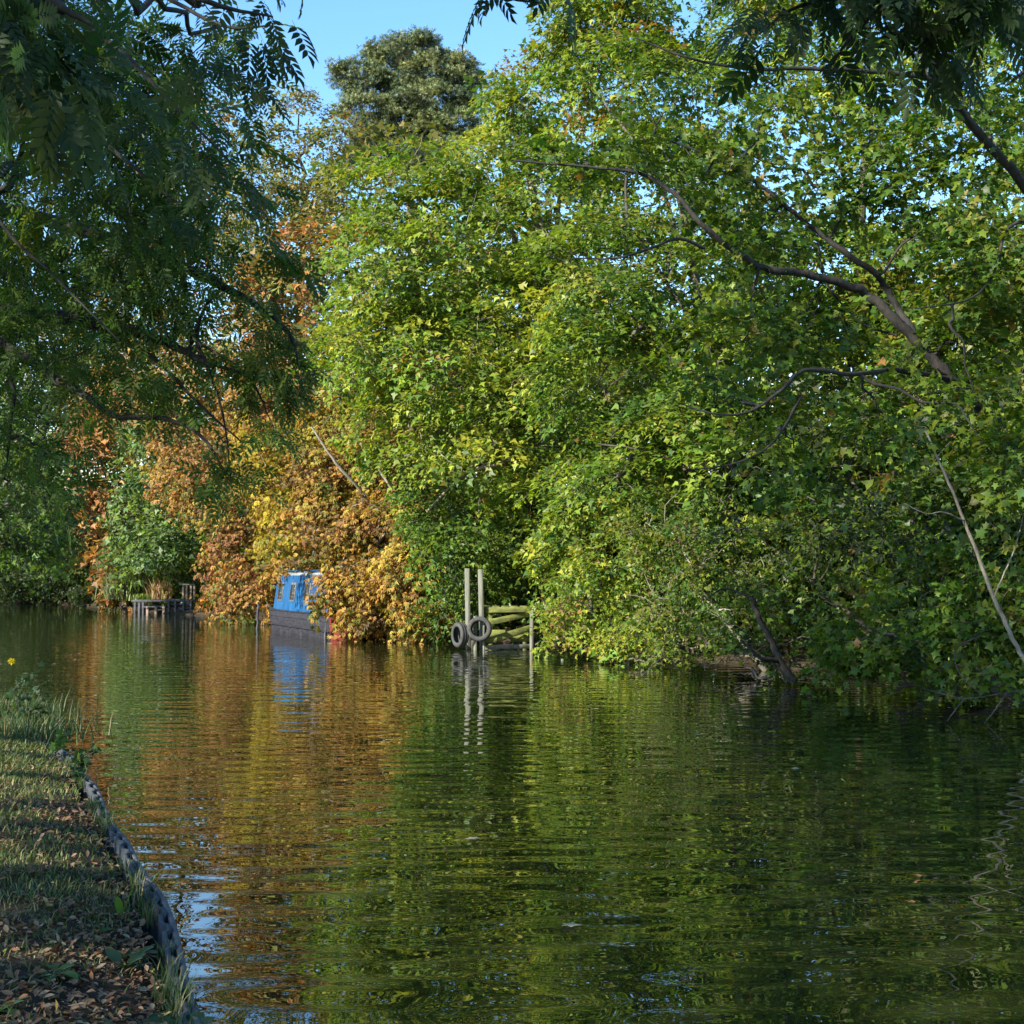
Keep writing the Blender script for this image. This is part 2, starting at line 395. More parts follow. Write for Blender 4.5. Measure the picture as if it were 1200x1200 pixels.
# A: the big sunlit sycamore in the middle
A = at(640, 700, 47); bA = base(A[0]+1, 47)
tk = [bA, at(650, 560, 46.5), at(632, 430, 46), at(640, 340, 45.5), at(628, 240, 45.5), at(600, 140, 45.5)]
la = [([at(634,440,46), at(615,390,45), at(580,330,44), at(520,260,43.5)], .10, .03),
      ([at(637,400,46), at(622,330,45), at(600,270,44.5), at(585,230,44)], .11, .04),
      ([at(640,360,45.8), at(650,290,45), at(660,210,44), at(690,130,44)], .12, .03),
      ([at(634,430,46), at(590,440,44), at(530,440,43), at(450,430,42.5)], .10, .03),
      ([at(645,520,46), at(590,530,44), at(540,560,42.5), at(500,600,42)], .10, .03),
      ([at(640,410,45.8), at(655,370,45), at(700,330,43.5), at(740,300,43)], .09, .03)]
tree('sycamore_tree', 'tallest sunlit yellow-green sycamore behind the landing stage, pale limbs showing through', 'tree', bA,
     [LB(640,115,44.5,70,55,2.2), LB(690,50,43,60,45,1.8), LB(745,25,42,60,45,1.8), LB(665,20,42.5,40,40,1.6), LB(720,-30,42,70,50,2), LB(560,185,44,70,45,2.0), LB(480,225,43.5,80,60,2.0), LB(445,320,42.5,75,75,2.0), LB(425,405,42.5,62,62,1.8),
      LB(540,300,43,95,90,2.2), LB(640,250,44,90,90,2.4), LB(520,420,42,100,80,2.0), LB(610,390,43,100,80,2.2), LB(470,500,42.5,70,50,1.5),
      LB(560,530,42,90,75,1.8), LB(640,520,43,80,80,2.0), LB(700,170,44,75,70,2.2), LB(590,112,44.5,32,20,1.2), LB(650,440,40.5,60,60,1.3), LB(655,330,41.5,60,60,1.3), LB(655,570,40.8,50,50,1.2), LB(650,640,42,40,40,1.2), LB(590,470,41,60,50,1.2)],
     SYC+[((.24,.27,.03),2)], tmpl='star', size=.19, per=96, dens=1.35, pr=(.45,1.15), flat=.11, up=1.0, rnd=.42, outw=.6, droop=.25, trunk=tk, tr=.3, limbs=la, bark='bark_pale', limb_r=.06)
# lower green skirt round the landing stage
bS = base(-1.2, 43.5)
tree('shrub', 'dark green bushy sycamore shrub hanging to the water left of the tyres', 'shrub', bS,
     [LB(535,640,42.5,52,60,1.2), LB(518,715,43.2,22,30,.7), LB(560,680,43.2,55,60,1.0), LB(600,640,43.5,45,60,1.0), LB(510,590,43,60,40,1.0)],
     [((.09,.16,.025),4),((.06,.12,.025),3),((.15,.20,.025),2)], size=.15, per=60, dens=1.2, pr=(.35,.65), tr=.12, limb_r=.04)
# B: second sycamore, right of the stage
bB = base(6.0, 38)
lb = [([at(805,560,36), at(800,480,36), at(780,410,36), at(740,370,35.5)], .07, .025),
      ([at(850,575,36), at(845,480,36), at(835,420,36), at(780,330,36)], .08, .03),
      ([at(700,520,34), at(760,530,34), at(830,560,35), at(870,600,36)], .02, .06)]
tree('sycamore_tree', 'green sycamore filling the middle right, just right of the landing stage', 'tree', bB,
     [LB(700,330,37,85,90,2), LB(770,230,38,85,80,2), LB(700,450,36,85,80,2), LB(790,360,37,85,80,2), LB(720,560,35.5,75,70,1.8), LB(800,500,35,85,80,1.8),
      LB(690,620,36,60,50,1.2), LB(860,420,35,80,80,2), LB(790,120,39,90,65,2), LB(870,560,33,70,70,1.6), LB(730,90,40,80,50,2)],
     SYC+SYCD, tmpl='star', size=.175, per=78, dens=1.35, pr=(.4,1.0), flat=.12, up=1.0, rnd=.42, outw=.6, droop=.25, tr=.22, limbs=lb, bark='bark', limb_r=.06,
     trunk=[bB, at(860,640,37), at(850,500,37), at(820,350,37.5), at(790,200,38)])
# the tree behind, top right
bB2 = base(11, 44)
tree('sycamore_tree', 'tall sycamore at the back upper right with patches of sky between its leaves', 'tree', bB2,
     [LB(880,60,43,80,65,2.4), LB(960,120,42,80,70,2.4), LB(1050,60,42,90,70,2.4), LB(1130,170,41,85,75,2.4), LB(900,330,42,90,80,2.2), LB(1010,330,41,90,80,2.2),
      LB(1110,330,40,90,90,2.2), LB(850,180,43,50,50,2), LB(1180,60,41,70,70,2), LB(1000,-50,43,120,60,2.4), LB(900,-20,43,60,40,2.2), LB(1160,-60,42,110,70,2.4), LB(980,470,40,110,80,2.0), LB(1110,480,39,100,80,2)],
     SYC+SYCD, tmpl='star', size=.19, per=84, dens=1.4, pr=(.45,1.1), flat=.12, up=1.0, rnd=.42, outw=.6, droop=.25, tr=.3, limb_r=.08)
# C: the near right tree with the dark leaning trunk
bC = base(12.0, 24.5)
cl = [([bC, at(1290,660,24), at(1200,560,23.5), at(1145,490,23.2), at(1098,447,23), at(1068,412,23), at(1040,385,23), at(1005,352,23), at(975,340,22.8), at(925,328,22.5), at(885,322,22.3), at(850,300,22.2), at(815,272,22), at(788,240,22), at(745,215,22), at(690,208,22), at(600,200,22)], .125, .014),
      ([at(1018,330,23.2), at(985,308,23), at(955,285,23), at(925,262,23), at(890,232,23), at(850,208,23), at(815,190,23), at(760,170,23)], .055, .014),
      ([at(1060,400,23), at(1030,350,23.4), at(1018,330,23.2)], .06, .05),
      ([at(1280,400,23), at(1200,250,22), at(1125,160,21), at(1095,120,20.5), at(1060,50,20), at(1040,-20,20)], .085, .04),
      ([at(1100,450,23), at(1040,440,22), at(985,445,21), at(935,440,20.6), at(905,465,20.4), at(870,488,20.3), at(830,490,20.2), at(790,478,20.2)], .045, .01),
      ([at(820,300,22), at(790,290,21.8), at(760,300,21.6), at(720,312,21.5), at(670,312,21.5)], .03, .01),
      ([at(930,470,20.6), at(900,520,20.5), at(860,545,20.4), at(800,555,20.3)], .02, .008),
      ([at(1125,160,21), at(1085,112,20), at(1010,100,19.5), at(930,97,19.2), at(870,98,19), at(800,85,19), at(740,62,19)], .045, .01),
      ([at(950,290,23), at(960,340,23.2), at(1000,385,23.5), at(1040,400,23.5)], .015, .02),
      ([at(1200,265,22), at(1165,280,21.5), at(1150,330,21.4), at(1120,360,21.2), at(1060,370,21)], .03, .01)]
tree('sycamore_tree', 'near sycamore leaning from the right edge, long dark boughs reaching over the water', 'tree', bC,
     [LB(1090,230,22.5,80,70,1.3), LB(1170,330,22,75,80,1.3), LB(1030,200,23,75,70,1.2), LB(1150,150,21.5,70,60,1.2), LB(1120,400,22,80,60,1.0),
      LB(960,220,23,70,55,1.0), LB(880,280,22.5,60,50,.8), LB(820,210,22.4,70,50,.8), LB(740,200,22,55,45,.7), LB(960,400,22,80,50,1.0), LB(870,400,22,70,50,.9),
      LB(1040,500,21,80,55,1.0), LB(930,520,21,70,55,1.0), LB(1150,480,20.5,70,55,.9), LB(840,470,21,60,40,.7), LB(1080,50,21,90,50,1.1), LB(690,190,22,60,30,.6), LB(780,130,22.6,50,30,.6), LB(910,130,23,60,40,.8), LB(1190,560,20,55,60,.8)],
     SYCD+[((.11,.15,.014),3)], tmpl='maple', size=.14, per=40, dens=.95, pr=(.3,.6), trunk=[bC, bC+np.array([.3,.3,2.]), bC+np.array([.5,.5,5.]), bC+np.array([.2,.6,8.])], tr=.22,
     limbs=cl, limb_r=.03, twig=.009, bark='bark_dark', back=.6, shell=.3, rnd=.4, limb_dy=-.55, flat=.13, up=1.0, droop=.25)
# shrubs on the right bank, left to right
def shrub(label, x, y, lobes, pal, **kw):
    a_ = dict(size=.13, per=60, dens=1.2, pr=(.28,.6), tr=.09, limb_r=.035, twig=.01, tmpl='star'); a_.update(kw)
    return tree('shrub', label, 'shrub', base(x, y), lobes, pal, group='shrubs overhanging the right bank', **a_)
shrub('yellow-green sunlit shrub drooping into the water right of the landing stage', 3.2, 37,
      [LB(670,640,36.5,50,55,1), LB(700,710,35,60,60,1), LB(650,700,36.5,28,60,.7), LB(735,650,34.5,50,50,1), LB(660,745,35.5,35,28,.6), LB(740,752,33.5,45,28,.6)], YEL+SYC[:4], size=.13)
shrub('small-leaved twiggy shrub with bare brown stems above the water, mid right', 6.2, 31.5,
      [LB(790,700,31.5,60,60,1), LB(840,640,31.5,60,60,1), LB(800,755,31,50,36,.7), LB(860,720,29.5,50,50,.9), LB(780,620,33,60,60,1)],
      SYCD+[((.13,.14,.03),2),((.13,.09,.05),1)], size=.10, per=72, bark='bark_pale', dens=1.0)
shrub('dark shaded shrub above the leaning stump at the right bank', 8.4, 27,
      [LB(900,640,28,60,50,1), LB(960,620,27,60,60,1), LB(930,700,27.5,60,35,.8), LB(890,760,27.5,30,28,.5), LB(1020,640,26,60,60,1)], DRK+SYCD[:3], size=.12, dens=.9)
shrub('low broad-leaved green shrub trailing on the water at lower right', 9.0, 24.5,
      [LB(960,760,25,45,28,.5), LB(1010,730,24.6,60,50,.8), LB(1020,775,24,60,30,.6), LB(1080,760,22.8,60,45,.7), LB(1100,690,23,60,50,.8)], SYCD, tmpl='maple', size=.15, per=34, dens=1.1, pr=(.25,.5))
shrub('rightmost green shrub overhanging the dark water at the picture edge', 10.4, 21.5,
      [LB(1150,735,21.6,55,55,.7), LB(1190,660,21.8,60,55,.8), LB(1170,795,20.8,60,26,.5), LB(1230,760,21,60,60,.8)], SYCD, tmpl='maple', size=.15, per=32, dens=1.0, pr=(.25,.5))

for lab_, x_, y_, L_, pal_ in [
    ('low dark ivy-like growth trailing at the waterline under the twiggy shrub', 4.4, 33.5, [LB(735,770,33.6,40,16,.5), LB(775,778,32,40,16,.5), LB(700,765,34.5,35,14,.5)], YEL+SYCD),
    ('low dark growth at the waterline beside the stump', 6.6, 29.5, [LB(830,783,30,35,16,.5), LB(865,790,28.8,30,16,.5), LB(905,797,27.2,26,12,.5), LB(885,785,28,24,14,.4), LB(955,800,26,35,18,.5)], DRK+SYCD),
    ('low leafy growth drooping into the water beneath the sapling', 9.6, 23, [LB(1040,812,23.6,50,18,.5), LB(1110,815,22,50,20,.5), LB(1010,790,25,50,18,.5)], SYCD),
    ('small leafy growth hanging to the water between boat and tyres', -2.6, 46.2, [LB(500,735,45.2,30,16,.5), LB(470,738,46,25,12,.5), LB(525,725,44.5,22,20,.5)], SYCD+CHS[:2])]:
    shrub(lab_, x_, y_, L_, pal_, size=.12, per=60, dens=1.6, pr=(.2,.38))
# filler wood deep behind the front rows, one tree at a time
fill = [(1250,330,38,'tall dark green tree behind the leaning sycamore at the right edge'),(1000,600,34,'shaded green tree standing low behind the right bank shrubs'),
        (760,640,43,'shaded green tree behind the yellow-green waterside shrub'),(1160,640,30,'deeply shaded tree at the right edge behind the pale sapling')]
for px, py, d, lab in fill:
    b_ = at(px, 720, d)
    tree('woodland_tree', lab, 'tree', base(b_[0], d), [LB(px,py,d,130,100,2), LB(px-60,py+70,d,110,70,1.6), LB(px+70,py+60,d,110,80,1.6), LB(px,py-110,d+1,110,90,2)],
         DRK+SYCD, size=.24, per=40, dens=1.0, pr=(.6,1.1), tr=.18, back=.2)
# E: horse chestnuts, orange
bE = base(-1.5, 52)
tree('horse_chestnut_tree', 'golden brown horse chestnut drooping over the near end of the blue narrowboat', 'tree', bE,
     [LB(440,620,47.5,60,45,1.3), LB(400,600,49,60,50,1.4), LB(476,655,45,32,52,1.0), LB(490,620,45,28,30,.8), LB(496,700,44.6,20,36,.6), LB(430,690,46.3,45,42,.9), LB(478,715,45.6,24,30,.6), LB(414,652,47.5,28,32,1.0), LB(418,698,45.6,20,28,.5), LB(428,714,45.4,24,12,.4), LB(392,684,46,20,18,.4), LB(350,662,52,36,8,.5), LB(418,727,45.2,20,8,.3), LB(386,700,46,12,20,.3), LB(440,540,50,60,45,1.4), LB(392,560,50,50,50,1.4)],
     CHS, tmpl='chestnut', size=.165, per=58, dens=1.7, pr=(.35,.7), tr=.2, mat='autumn', limb_r=.06, bark='bark_pale', droop=.7,
     limbs=[([at(455,700,51), at(430,590,48.4), at(395,545,47.6), at(365,500,47.4)], .09, .03), ([at(470,640,50), at(462,580,47.9), at(428,530,48), at(418,505,48)], .07, .02)])
bE2 = base(-6.2, 61)
tree('horse_chestnut_tree', 'bright yellow horse chestnut behind the far end of the narrowboat', 'tree', bE2,
     [LB(350,620,56,50,40,1.4), LB(325,640,57,25,16,1.0), LB(368,630,54,40,18,1.0), LB(345,570,58,60,45,1.6), LB(330,520,60,60,45,1.8), LB(400,500,58,55,50,1.6)],
     CHSY, tmpl='chestnut', size=.175, per=54, dens=1.5, pr=(.5,.9), tr=.2, mat='autumn', limb_r=.06, bark='bark_pale', droop=.7)
bE3 = base(-11.5, 70)
tree('horse_chestnut_tree', 'orange brown horse chestnut sweeping down to the water between jetty and narrowboat', 'tree', bE3,
     [LB(284,640,66,46,50,1.8), LB(255,575,69,50,50,2), LB(300,590,66,55,55,2), LB(276,698,65,32,28,1.2), LB(290,690,63.5,28,36,1.0), LB(230,540,71,60,50,2), LB(300,520,68,60,60,2), LB(320,440,69,60,60,2), LB(274,720,65.5,22,8,.8), LB(300,712,63,20,20,.6)],
     CHS+CHSO, tmpl='chestnut', size=.185, per=58, dens=1.5, pr=(.5,1.0), tr=.28, mat='autumn', limb_r=.08, droop=.7)
bE4 = base(-12, 79)
tree('horse_chestnut_tree', 'tall rusty horse chestnut rising behind the orange ones toward the sky', 'tree', bE4,
     [LB(330,350,76,55,55,2.4), LB(300,400,78,55,55,2.4), LB(250,450,79,60,50,2.4), LB(360,300,77,40,40,2), LB(300,330,78,40,40,2), LB(380,440,72,50,60,2), LB(200,480,80,60,50,2)],
     CHSO[:3]+OLV+OLV, tmpl='star', size=.38, per=40, dens=1.2, pr=(.7,1.3), tr=.35, mat='autumn', limb_r=.12)
bE5 = base(-27, 99)
tree('horse_chestnut_tree', 'farthest rust orange horse chestnut left of the jetty', 'tree', bE5,
     [LB(120,560,93,34,60,2.4), LB(108,620,93,30,40,2), LB(135,650,91,26,36,1.8), LB(110,500,95,40,40,2.4), LB(150,470,96,60,40,2.4), LB(140,690,90,18,20,1)],
     CHSO, tmpl='star', size=.42, per=38, dens=1.3, pr=(.7,1.3), tr=.3, mat='autumn', limb_r=.12)
bF = base(-21, 92)
tree('willow_tree', 'pale green tree standing between two orange chestnuts behind the jetty', 'tree', bF,
     [LB(170,540,89,38,46,2), LB(165,600,88,34,44,2), LB(190,640,87,36,36,1.8), LB(150,650,88,26,26,1.5), LB(190,500,90,40,36,2), LB(205,585,88,18,30,1.5)],
     PALE, tmpl='star', size=.36, per=42, dens=1.3, pr=(.6,1.1), tr=.25, limb_r=.1)
bG = base(-14, 92)
tree('oak_tree', 'olive brown tree below the pine, its thin crown open to the sky', 'tree', bG,
     [LB(330,240,88,62,60,3), LB(370,200,88,45,45,2.6), LB(350,135,89,40,26,2.4), LB(312,170,89,30,26,2), LB(400,170,88,40,40,2.4), LB(385,260,86,50,60,2.6), LB(300,290,88,40,50,2.4), LB(420,230,86,40,60,2.4), LB(350,320,86,60,50,2.6)],
     OLV, tmpl='star', size=.28, per=52, dens=1.2, pr=(.7,1.2), tr=.4, limb_r=.14, twig=.035, back=.3)
bP = base(-7, 103)
tree('pine_tree', 'dark pine with a flat-topped domed crown standing above every other tree', 'tree', bP,
     [LB(478,66,98,50,18,3.2), LB(425,88,97,34,15,2.4), LB(515,88,97,42,18,3), LB(455,108,97,40,16,2.6), LB(505,122,96,50,17,2.8), LB(545,108,97,28,15,2.2), LB(432,132,96,34,14,2.4), LB(480,150,96,46,18,2.6), LB(530,150,96,40,18,2.6), LB(440,175,96,40,16,2.6), LB(500,185,96,50,20,2.6)],
     PIN, tmpl='needles', size=.38, per=60, dens=1.25, pr=(.5,1.0), tr=.4, limb_r=.14, twig=.04, bark='bark_pine', mat='needle', up=.9, flat=.22, droop=.05, back=.4,
     trunk=[bP, at(500,480,102), at(480,250,100), at(476,100,98)])
# H: dark wood at the far bend, left
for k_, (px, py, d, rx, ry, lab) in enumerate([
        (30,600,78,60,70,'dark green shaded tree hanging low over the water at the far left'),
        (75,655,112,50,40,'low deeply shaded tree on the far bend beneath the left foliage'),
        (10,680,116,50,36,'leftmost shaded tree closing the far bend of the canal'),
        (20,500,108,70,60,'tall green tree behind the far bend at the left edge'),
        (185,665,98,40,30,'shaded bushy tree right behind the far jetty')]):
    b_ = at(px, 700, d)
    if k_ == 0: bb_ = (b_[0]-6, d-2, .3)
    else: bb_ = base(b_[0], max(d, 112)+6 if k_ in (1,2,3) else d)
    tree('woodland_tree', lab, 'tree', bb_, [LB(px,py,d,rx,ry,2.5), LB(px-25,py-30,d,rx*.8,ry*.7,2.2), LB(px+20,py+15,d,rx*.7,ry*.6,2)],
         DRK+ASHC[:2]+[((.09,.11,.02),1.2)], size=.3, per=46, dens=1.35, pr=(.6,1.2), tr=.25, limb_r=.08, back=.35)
tree('woodland_tree', 'tall russet tree far back between the left foliage and the pine', 'tree', base(-26, 106),
     [LB(235,330,102,70,80,3), LB(200,420,102,80,60,3), LB(255,240,102,40,50,2.6), LB(245,150,103,48,50,2.4), LB(190,190,103,50,50,2.4), LB(215,260,103,50,50,2.6), LB(170,330,103,60,60,3)], CHSO[:2]+OLV+OLV+OLV, size=.38, per=40, dens=1.1, pr=(.8,1.4), tr=.3, limb_r=.1, back=.2, mat='autumn')  # added to block bright sky reflected in the water at lower left
tree('woodland_tree', 'tall olive tree far back, glimpsed through the left ash foliage', 'tree', base(-44, 122),
     [LB(110,330,118,70,70,3), LB(60,420,118,80,70,3), LB(130,430,118,70,60,3), LB(20,330,118,60,60,3)], OLV+DRK, size=.45, per=40, dens=1.1, pr=(.8,1.4), tr=.3, limb_r=.1, back=.2)  # likewise added to keep sky reflections out of the water
# filler trees that close the wood behind the far bank
for px, py, d, lab in [(60,560,135,'dim green tree far back beyond the bend'),(160,560,125,'dim olive tree far back behind the pale green one'),(250,560,105,'olive tree hidden behind the sweeping orange chestnut'),
                       (420,420,80,'shadowy tree behind the left side of the sunlit sycamore'),(560,440,70,'shadowy tree deep behind the sunlit sycamore'),(700,420,60,'tree deep behind the middle right sycamore'),(480,330,64,'tree hidden behind the upper left shoulder of the sunlit sycamore'),(125,545,122,'dim tree far back between the rust orange and pale green trees'),(620,300,60,'tree hidden behind the trunk of the sunlit sycamore'),(850,330,55,'tree deep behind the right of centre canopy')]:
    b_ = at(px, 700, d); s1 = 1
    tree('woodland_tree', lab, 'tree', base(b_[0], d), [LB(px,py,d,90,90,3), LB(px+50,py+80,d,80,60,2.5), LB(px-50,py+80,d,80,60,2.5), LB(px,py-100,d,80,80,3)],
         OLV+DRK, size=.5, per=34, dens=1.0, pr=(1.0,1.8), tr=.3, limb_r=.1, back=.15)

def copy_tree(o, loc, rz, sc_=1.0):
    r = o.copy(); C.objects.link(r); r.location = loc; r.rotation_euler = (0, 0, rz); r.scale = (sc_, sc_, sc_)
    for ch in list(o.children):
        c_ = ch.copy(); C.objects.link(c_); c_.parent = r
    return r
def row(offs, spacing, proto_fn, group, label, zoff, scr, s0=8, s1=155, jit=.6):
    q = RBs[s0:s1]; dd = np.r_[0, np.cumsum(np.linalg.norm(np.diff(q, axis=0), axis=1))]
    first = None
    for s_ in np.arange(0, dd[-1], spacing):
        x = np.interp(s_, dd, q[:, 0]); y = np.interp(s_, dd, q[:, 1]); k_ = min(len(q)-2, int(np.searchsorted(dd, s_)))
        t_ = nrm(q[min(k_+1, len(q)-1)]-q[max(k_-1, 0)]); n_ = np.array([t_[1], -t_[0]])
        p = np.array([x, y])+n_*(offs+rng.uniform(-jit, jit))
        if p[1] < 14 or p[1] > 128: continue
        loc = (p[0], p[1], gz(p[0], p[1])-.1)
        if first is None: first = proto_fn(loc); continue
        copy_tree(first, loc, rng.uniform(0, 6.28), rng.uniform(*scr))
def proto_bush(loc):
    l_ = np.array(loc)
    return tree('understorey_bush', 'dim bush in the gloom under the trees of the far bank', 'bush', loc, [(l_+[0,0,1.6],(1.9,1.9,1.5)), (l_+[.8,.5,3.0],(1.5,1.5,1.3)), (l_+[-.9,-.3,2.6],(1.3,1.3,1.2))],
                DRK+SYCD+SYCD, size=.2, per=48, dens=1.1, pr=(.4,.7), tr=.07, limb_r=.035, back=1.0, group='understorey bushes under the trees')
def proto_wood(loc):
    l_ = np.array(loc)
    return tree('woodland_tree', 'plain green wood tree hidden behind the front row of the far bank', 'tree', loc, [(l_+[0,0,5.0],(3.0,3.0,2.6)), (l_+[.5,-.5,8.2],(2.8,2.8,2.4)), (l_+[-.6,.6,11],(2.2,2.2,2.0))],
                SYCD+OLV[:2], size=.34, per=44, dens=1.15, pr=(.7,1.2), tr=.2, limb_r=.08, back=1.0, group='wood trees behind the front row')
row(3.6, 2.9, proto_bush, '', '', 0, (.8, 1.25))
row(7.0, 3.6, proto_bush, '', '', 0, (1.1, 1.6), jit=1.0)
row(9.5, 4.6, proto_wood, '', '', 0, (.75, 1.1), jit=1.2)
row(16, 6.0, proto_wood, '', '', 0, (1.0, 1.35), s1=120, jit=1.5) if False else None

# ---------------------------------------------------------------- near ash trees (left and overhead)
bI = (-8.5, 12.0, .3)
il = [([at(-300,420,14), at(-60,372,13), at(30,370,12.5), at(110,378,12), at(190,400,11.5), at(250,430,11.2)], .11, .02),
      ([at(30,370,12.5), at(30,320,12.6), at(45,280,12.6), at(60,200,12.6)], .03, .01),
      ([at(-60,372,13), at(0,400,12), at(60,440,11.8), at(110,470,11.6), at(135,488,11.5), at(190,490,11.3), at(235,510,11.2), at(265,555,11.1)], .05, .008),
      ([at(110,378,12), at(180,420,11.5), at(230,470,11.3), at(285,520,11.2)], .025, .006),
      ([at(190,400,11.5), at(260,430,11.2), at(320,450,11), at(365,470,11)], .022, .006),
      ([at(-60,372,13), at(10,440,12.5), at(12,500,12.5), at(5,560,12.5)], .03, .008),
      ([at(-200,-60,8), at(0,40,7.6), at(70,120,7.4), at(150,190,7.2), at(210,240,7.2)], .026, .006),
      ([at(-100,100,10), at(0,260,9.8), at(60,320,9.7), at(140,400,9.6)], .018, .006),
      ([at(-100,-60,7), at(100,30,6.8), at(200,120,6.7), at(270,190,6.6)], .018, .005),
      ([at(60,-60,8), at(180,-10,7.8), at(260,30,7.6), at(320,30,7.5)], .018, .005)]
tree('ash_tree', 'dark overhanging ash filling the upper left with its drooping boughs', 'tree', bI,
     [LB(60,110,10,110,90,1.2), LB(170,80,9.5,90,80,1.0), LB(60,280,11.5,110,80,1.2), LB(190,300,11.5,70,70,1.0), LB(140,390,11.5,90,60,1.0), LB(20,420,12.5,70,60,1.0), LB(260,330,11.3,40,40,.8),
      LB(150,200,10.5,110,80,1.2), LB(40,520,12.5,50,55,.9), LB(250,30,9.5,50,45,.8), LB(60,60,14,120,100,1.0), LB(90,260,14.5,120,90,1.0), LB(180,170,13.5,90,100,.8), LB(40,400,14.5,80,50,1.0), LB(-80,300,13,100,160,1.4), LB(-120,60,11,120,120,1.4)],
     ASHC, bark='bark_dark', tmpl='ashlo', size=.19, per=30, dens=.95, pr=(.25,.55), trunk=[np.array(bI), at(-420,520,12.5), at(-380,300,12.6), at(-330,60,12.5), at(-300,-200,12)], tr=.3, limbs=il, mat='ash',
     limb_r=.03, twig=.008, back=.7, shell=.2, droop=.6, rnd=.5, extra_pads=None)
# drooping sprays of the same kind, nearer to us: a second ash whose trunk stands behind the camera
def spray_pads(lst):
    lst = [(a_[0], a_[1]-(45 if a_[0] > 860 else 0))+tuple(a_[2:]) for a_ in lst]
    pc = np.array([at(a_[0], a_[1], a_[2]) for a_ in lst]); po = nrm(np.array([[a_[4] if len(a_) > 4 else .4, -.2, -.3] for a_ in lst])+rng.normal(0, .1, (len(lst), 3)))
    return pc, po, np.array([a_[3] for a_ in lst])
bJ = (-3.4, -3.2, .3)
jl = [([bJ, (-3.2,-2.8,3), (-2.6,-1.5,5.2), (-1,1.5,6.0), (1.2,4,5.7), at(1150,-60,6), at(1060,-20,6.2), at(960,0,6.2)], .17, .012),
      ([(1.2,4,5.7), at(1260,-40,5.6), at(1220,60,5.8), at(1180,100,5.9)], .02, .005),
      ([at(1150,-60,6), at(1100,30,6.1), at(1060,70,6.2)], .015, .004),
      ([at(1060,-20,6.2), at(1000,40,6.2), at(965,90,6.2)], .012, .004),
      ([at(960,0,6.2), at(920,15,6.2), at(890,40,6.2)], .010, .004),
      ([(-1,1.5,6.0), (-1,3.5,5.4), at(560,-60,6), at(580,-10,6), at(640,5,6)], .02, .004),
      ([(-2.6,-1.5,5.2), (-3,1.5,5), at(0,-60,5), at(60,0,5), at(110,30,5)], .05, .006),
      ([(-3,1.5,5), at(150,-60,5.6), at(240,0,5.8), at(320,20,5.9)], .03, .004)]
SP = [(1180,60,5.9,.3),(1120,40,6.0,.32),(1060,50,6.1,.3),(1000,50,6.2,.26),(960,70,6.2,.22),(920,40,6.2,.2,-.6),(890,60,6.2,.16,-.6),(1100,80,6.1,.18),(1160,80,6.0,.18),(1010,100,6.2,.10),
      (1050,0,6.2,.3),(1150,-10,5.9,.3),(960,0,6.2,.25),(900,10,6.2,.2,-.6),(600,-22,6,.05),(650,-18,6,.08),(575,-22,6,.05,-.6),(720,-20,6.1,.12)]
for k_ in range(20): SP.append((rng.uniform(930,1230), rng.uniform(-70,60), rng.uniform(5.8,7.4), .24))
for k_ in range(16): SP.append((rng.uniform(-20,110), rng.uniform(-20,90), rng.uniform(4.8,5.6), .22))
for a_ in [(60,150),(120,150),(170,110),(210,150),(250,190),(280,215),(230,230),(180,240),(100,220),(40,200),(290,20),(330,15),(250,60),(290,70),(200,50),(150,40),(270,130),(240,120)]:
    SP.append((a_[0], a_[1], rng.uniform(6.2,7.4), .2, .8))
tree('ash_tree', 'nearest ash, its large dark leaflets hanging in at the top corners', 'tree', bJ,
     [((-2.2,-1.0,6.4),(1.6,1.6,.8)), ((-3.8,2.6,7.9),(2.2,2.2,1.2)), ((-1.6,3.2,7.0),(1.6,1.5,.8))], [((.035,.062,.022),3),((.025,.045,.02),3),((.055,.08,.02),1)], bark='bark_dark', tmpl='ash', size=.22, per=12, dens=.6, pr=(.3,.5), trunk=[np.array(bJ), (-3.4,-3.2,2), (-3.3,-3,5), (-3.2,-2.8,7.5)], tr=.2, limbs=jl,  # darkened palette stands in for shade; unseen upper lobes added to shade the sprays
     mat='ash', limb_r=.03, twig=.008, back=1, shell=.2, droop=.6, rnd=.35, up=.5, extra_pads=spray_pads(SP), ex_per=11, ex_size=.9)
# sprays that hang at the end of the left ash's boughs
bK = (-9.5, 16.5, .3)
SK = [(270,560,11.1,.2),(285,545,11.1,.2),(250,570,11.1,.16),(320,430,11,.26),(345,440,11,.2),(300,400,11.1,.3),(320,500,11,.16),(290,470,11.1,.2),(240,520,11.2,.13),(330,380,11.1,.22),
      (280,440,11.2,.22),(340,300,11.4,.16),(300,350,11.3,.22),(310,290,11.3,.16),(215,450,11.4,.22),(170,440,11.4,.22),(120,440,11.6,.25),(180,480,11.4,.14)]
kl = [([at(-400,300,16), at(-100,240,13), at(60,260,12), at(180,300,11.6), at(270,340,11.3), at(335,385,11.1), at(350,430,11)], .09, .006),
      ([at(180,300,11.6), at(230,400,11.3), at(260,480,11.2), at(270,560,11.1)], .02, .005), ([at(230,400,11.3), at(290,440,11.1), at(320,500,11)], .015, .004)]
tree('ash_tree', 'slender ash behind the left edge, dark leaf tufts dangling before the orange trees', 'tree', bK,
     [LB(30,30,14.5,90,60,1.2), LB(-60,250,15,100,90,1.4)], ASHC+[((.06,.09,.02),2)], tmpl='ashlo', size=.24, per=20, dens=.9, pr=(.35,.6),
     bark='bark_dark', trunk=[np.array(bK), at(-560,450,16), at(-480,250,16), at(-420,50,16)], tr=.22, limbs=kl, mat='ash', limb_r=.03, twig=.008, back=.8, shell=.2, droop=.6, extra_pads=spray_pads(SK), ex_per=30, ex_size=.85)
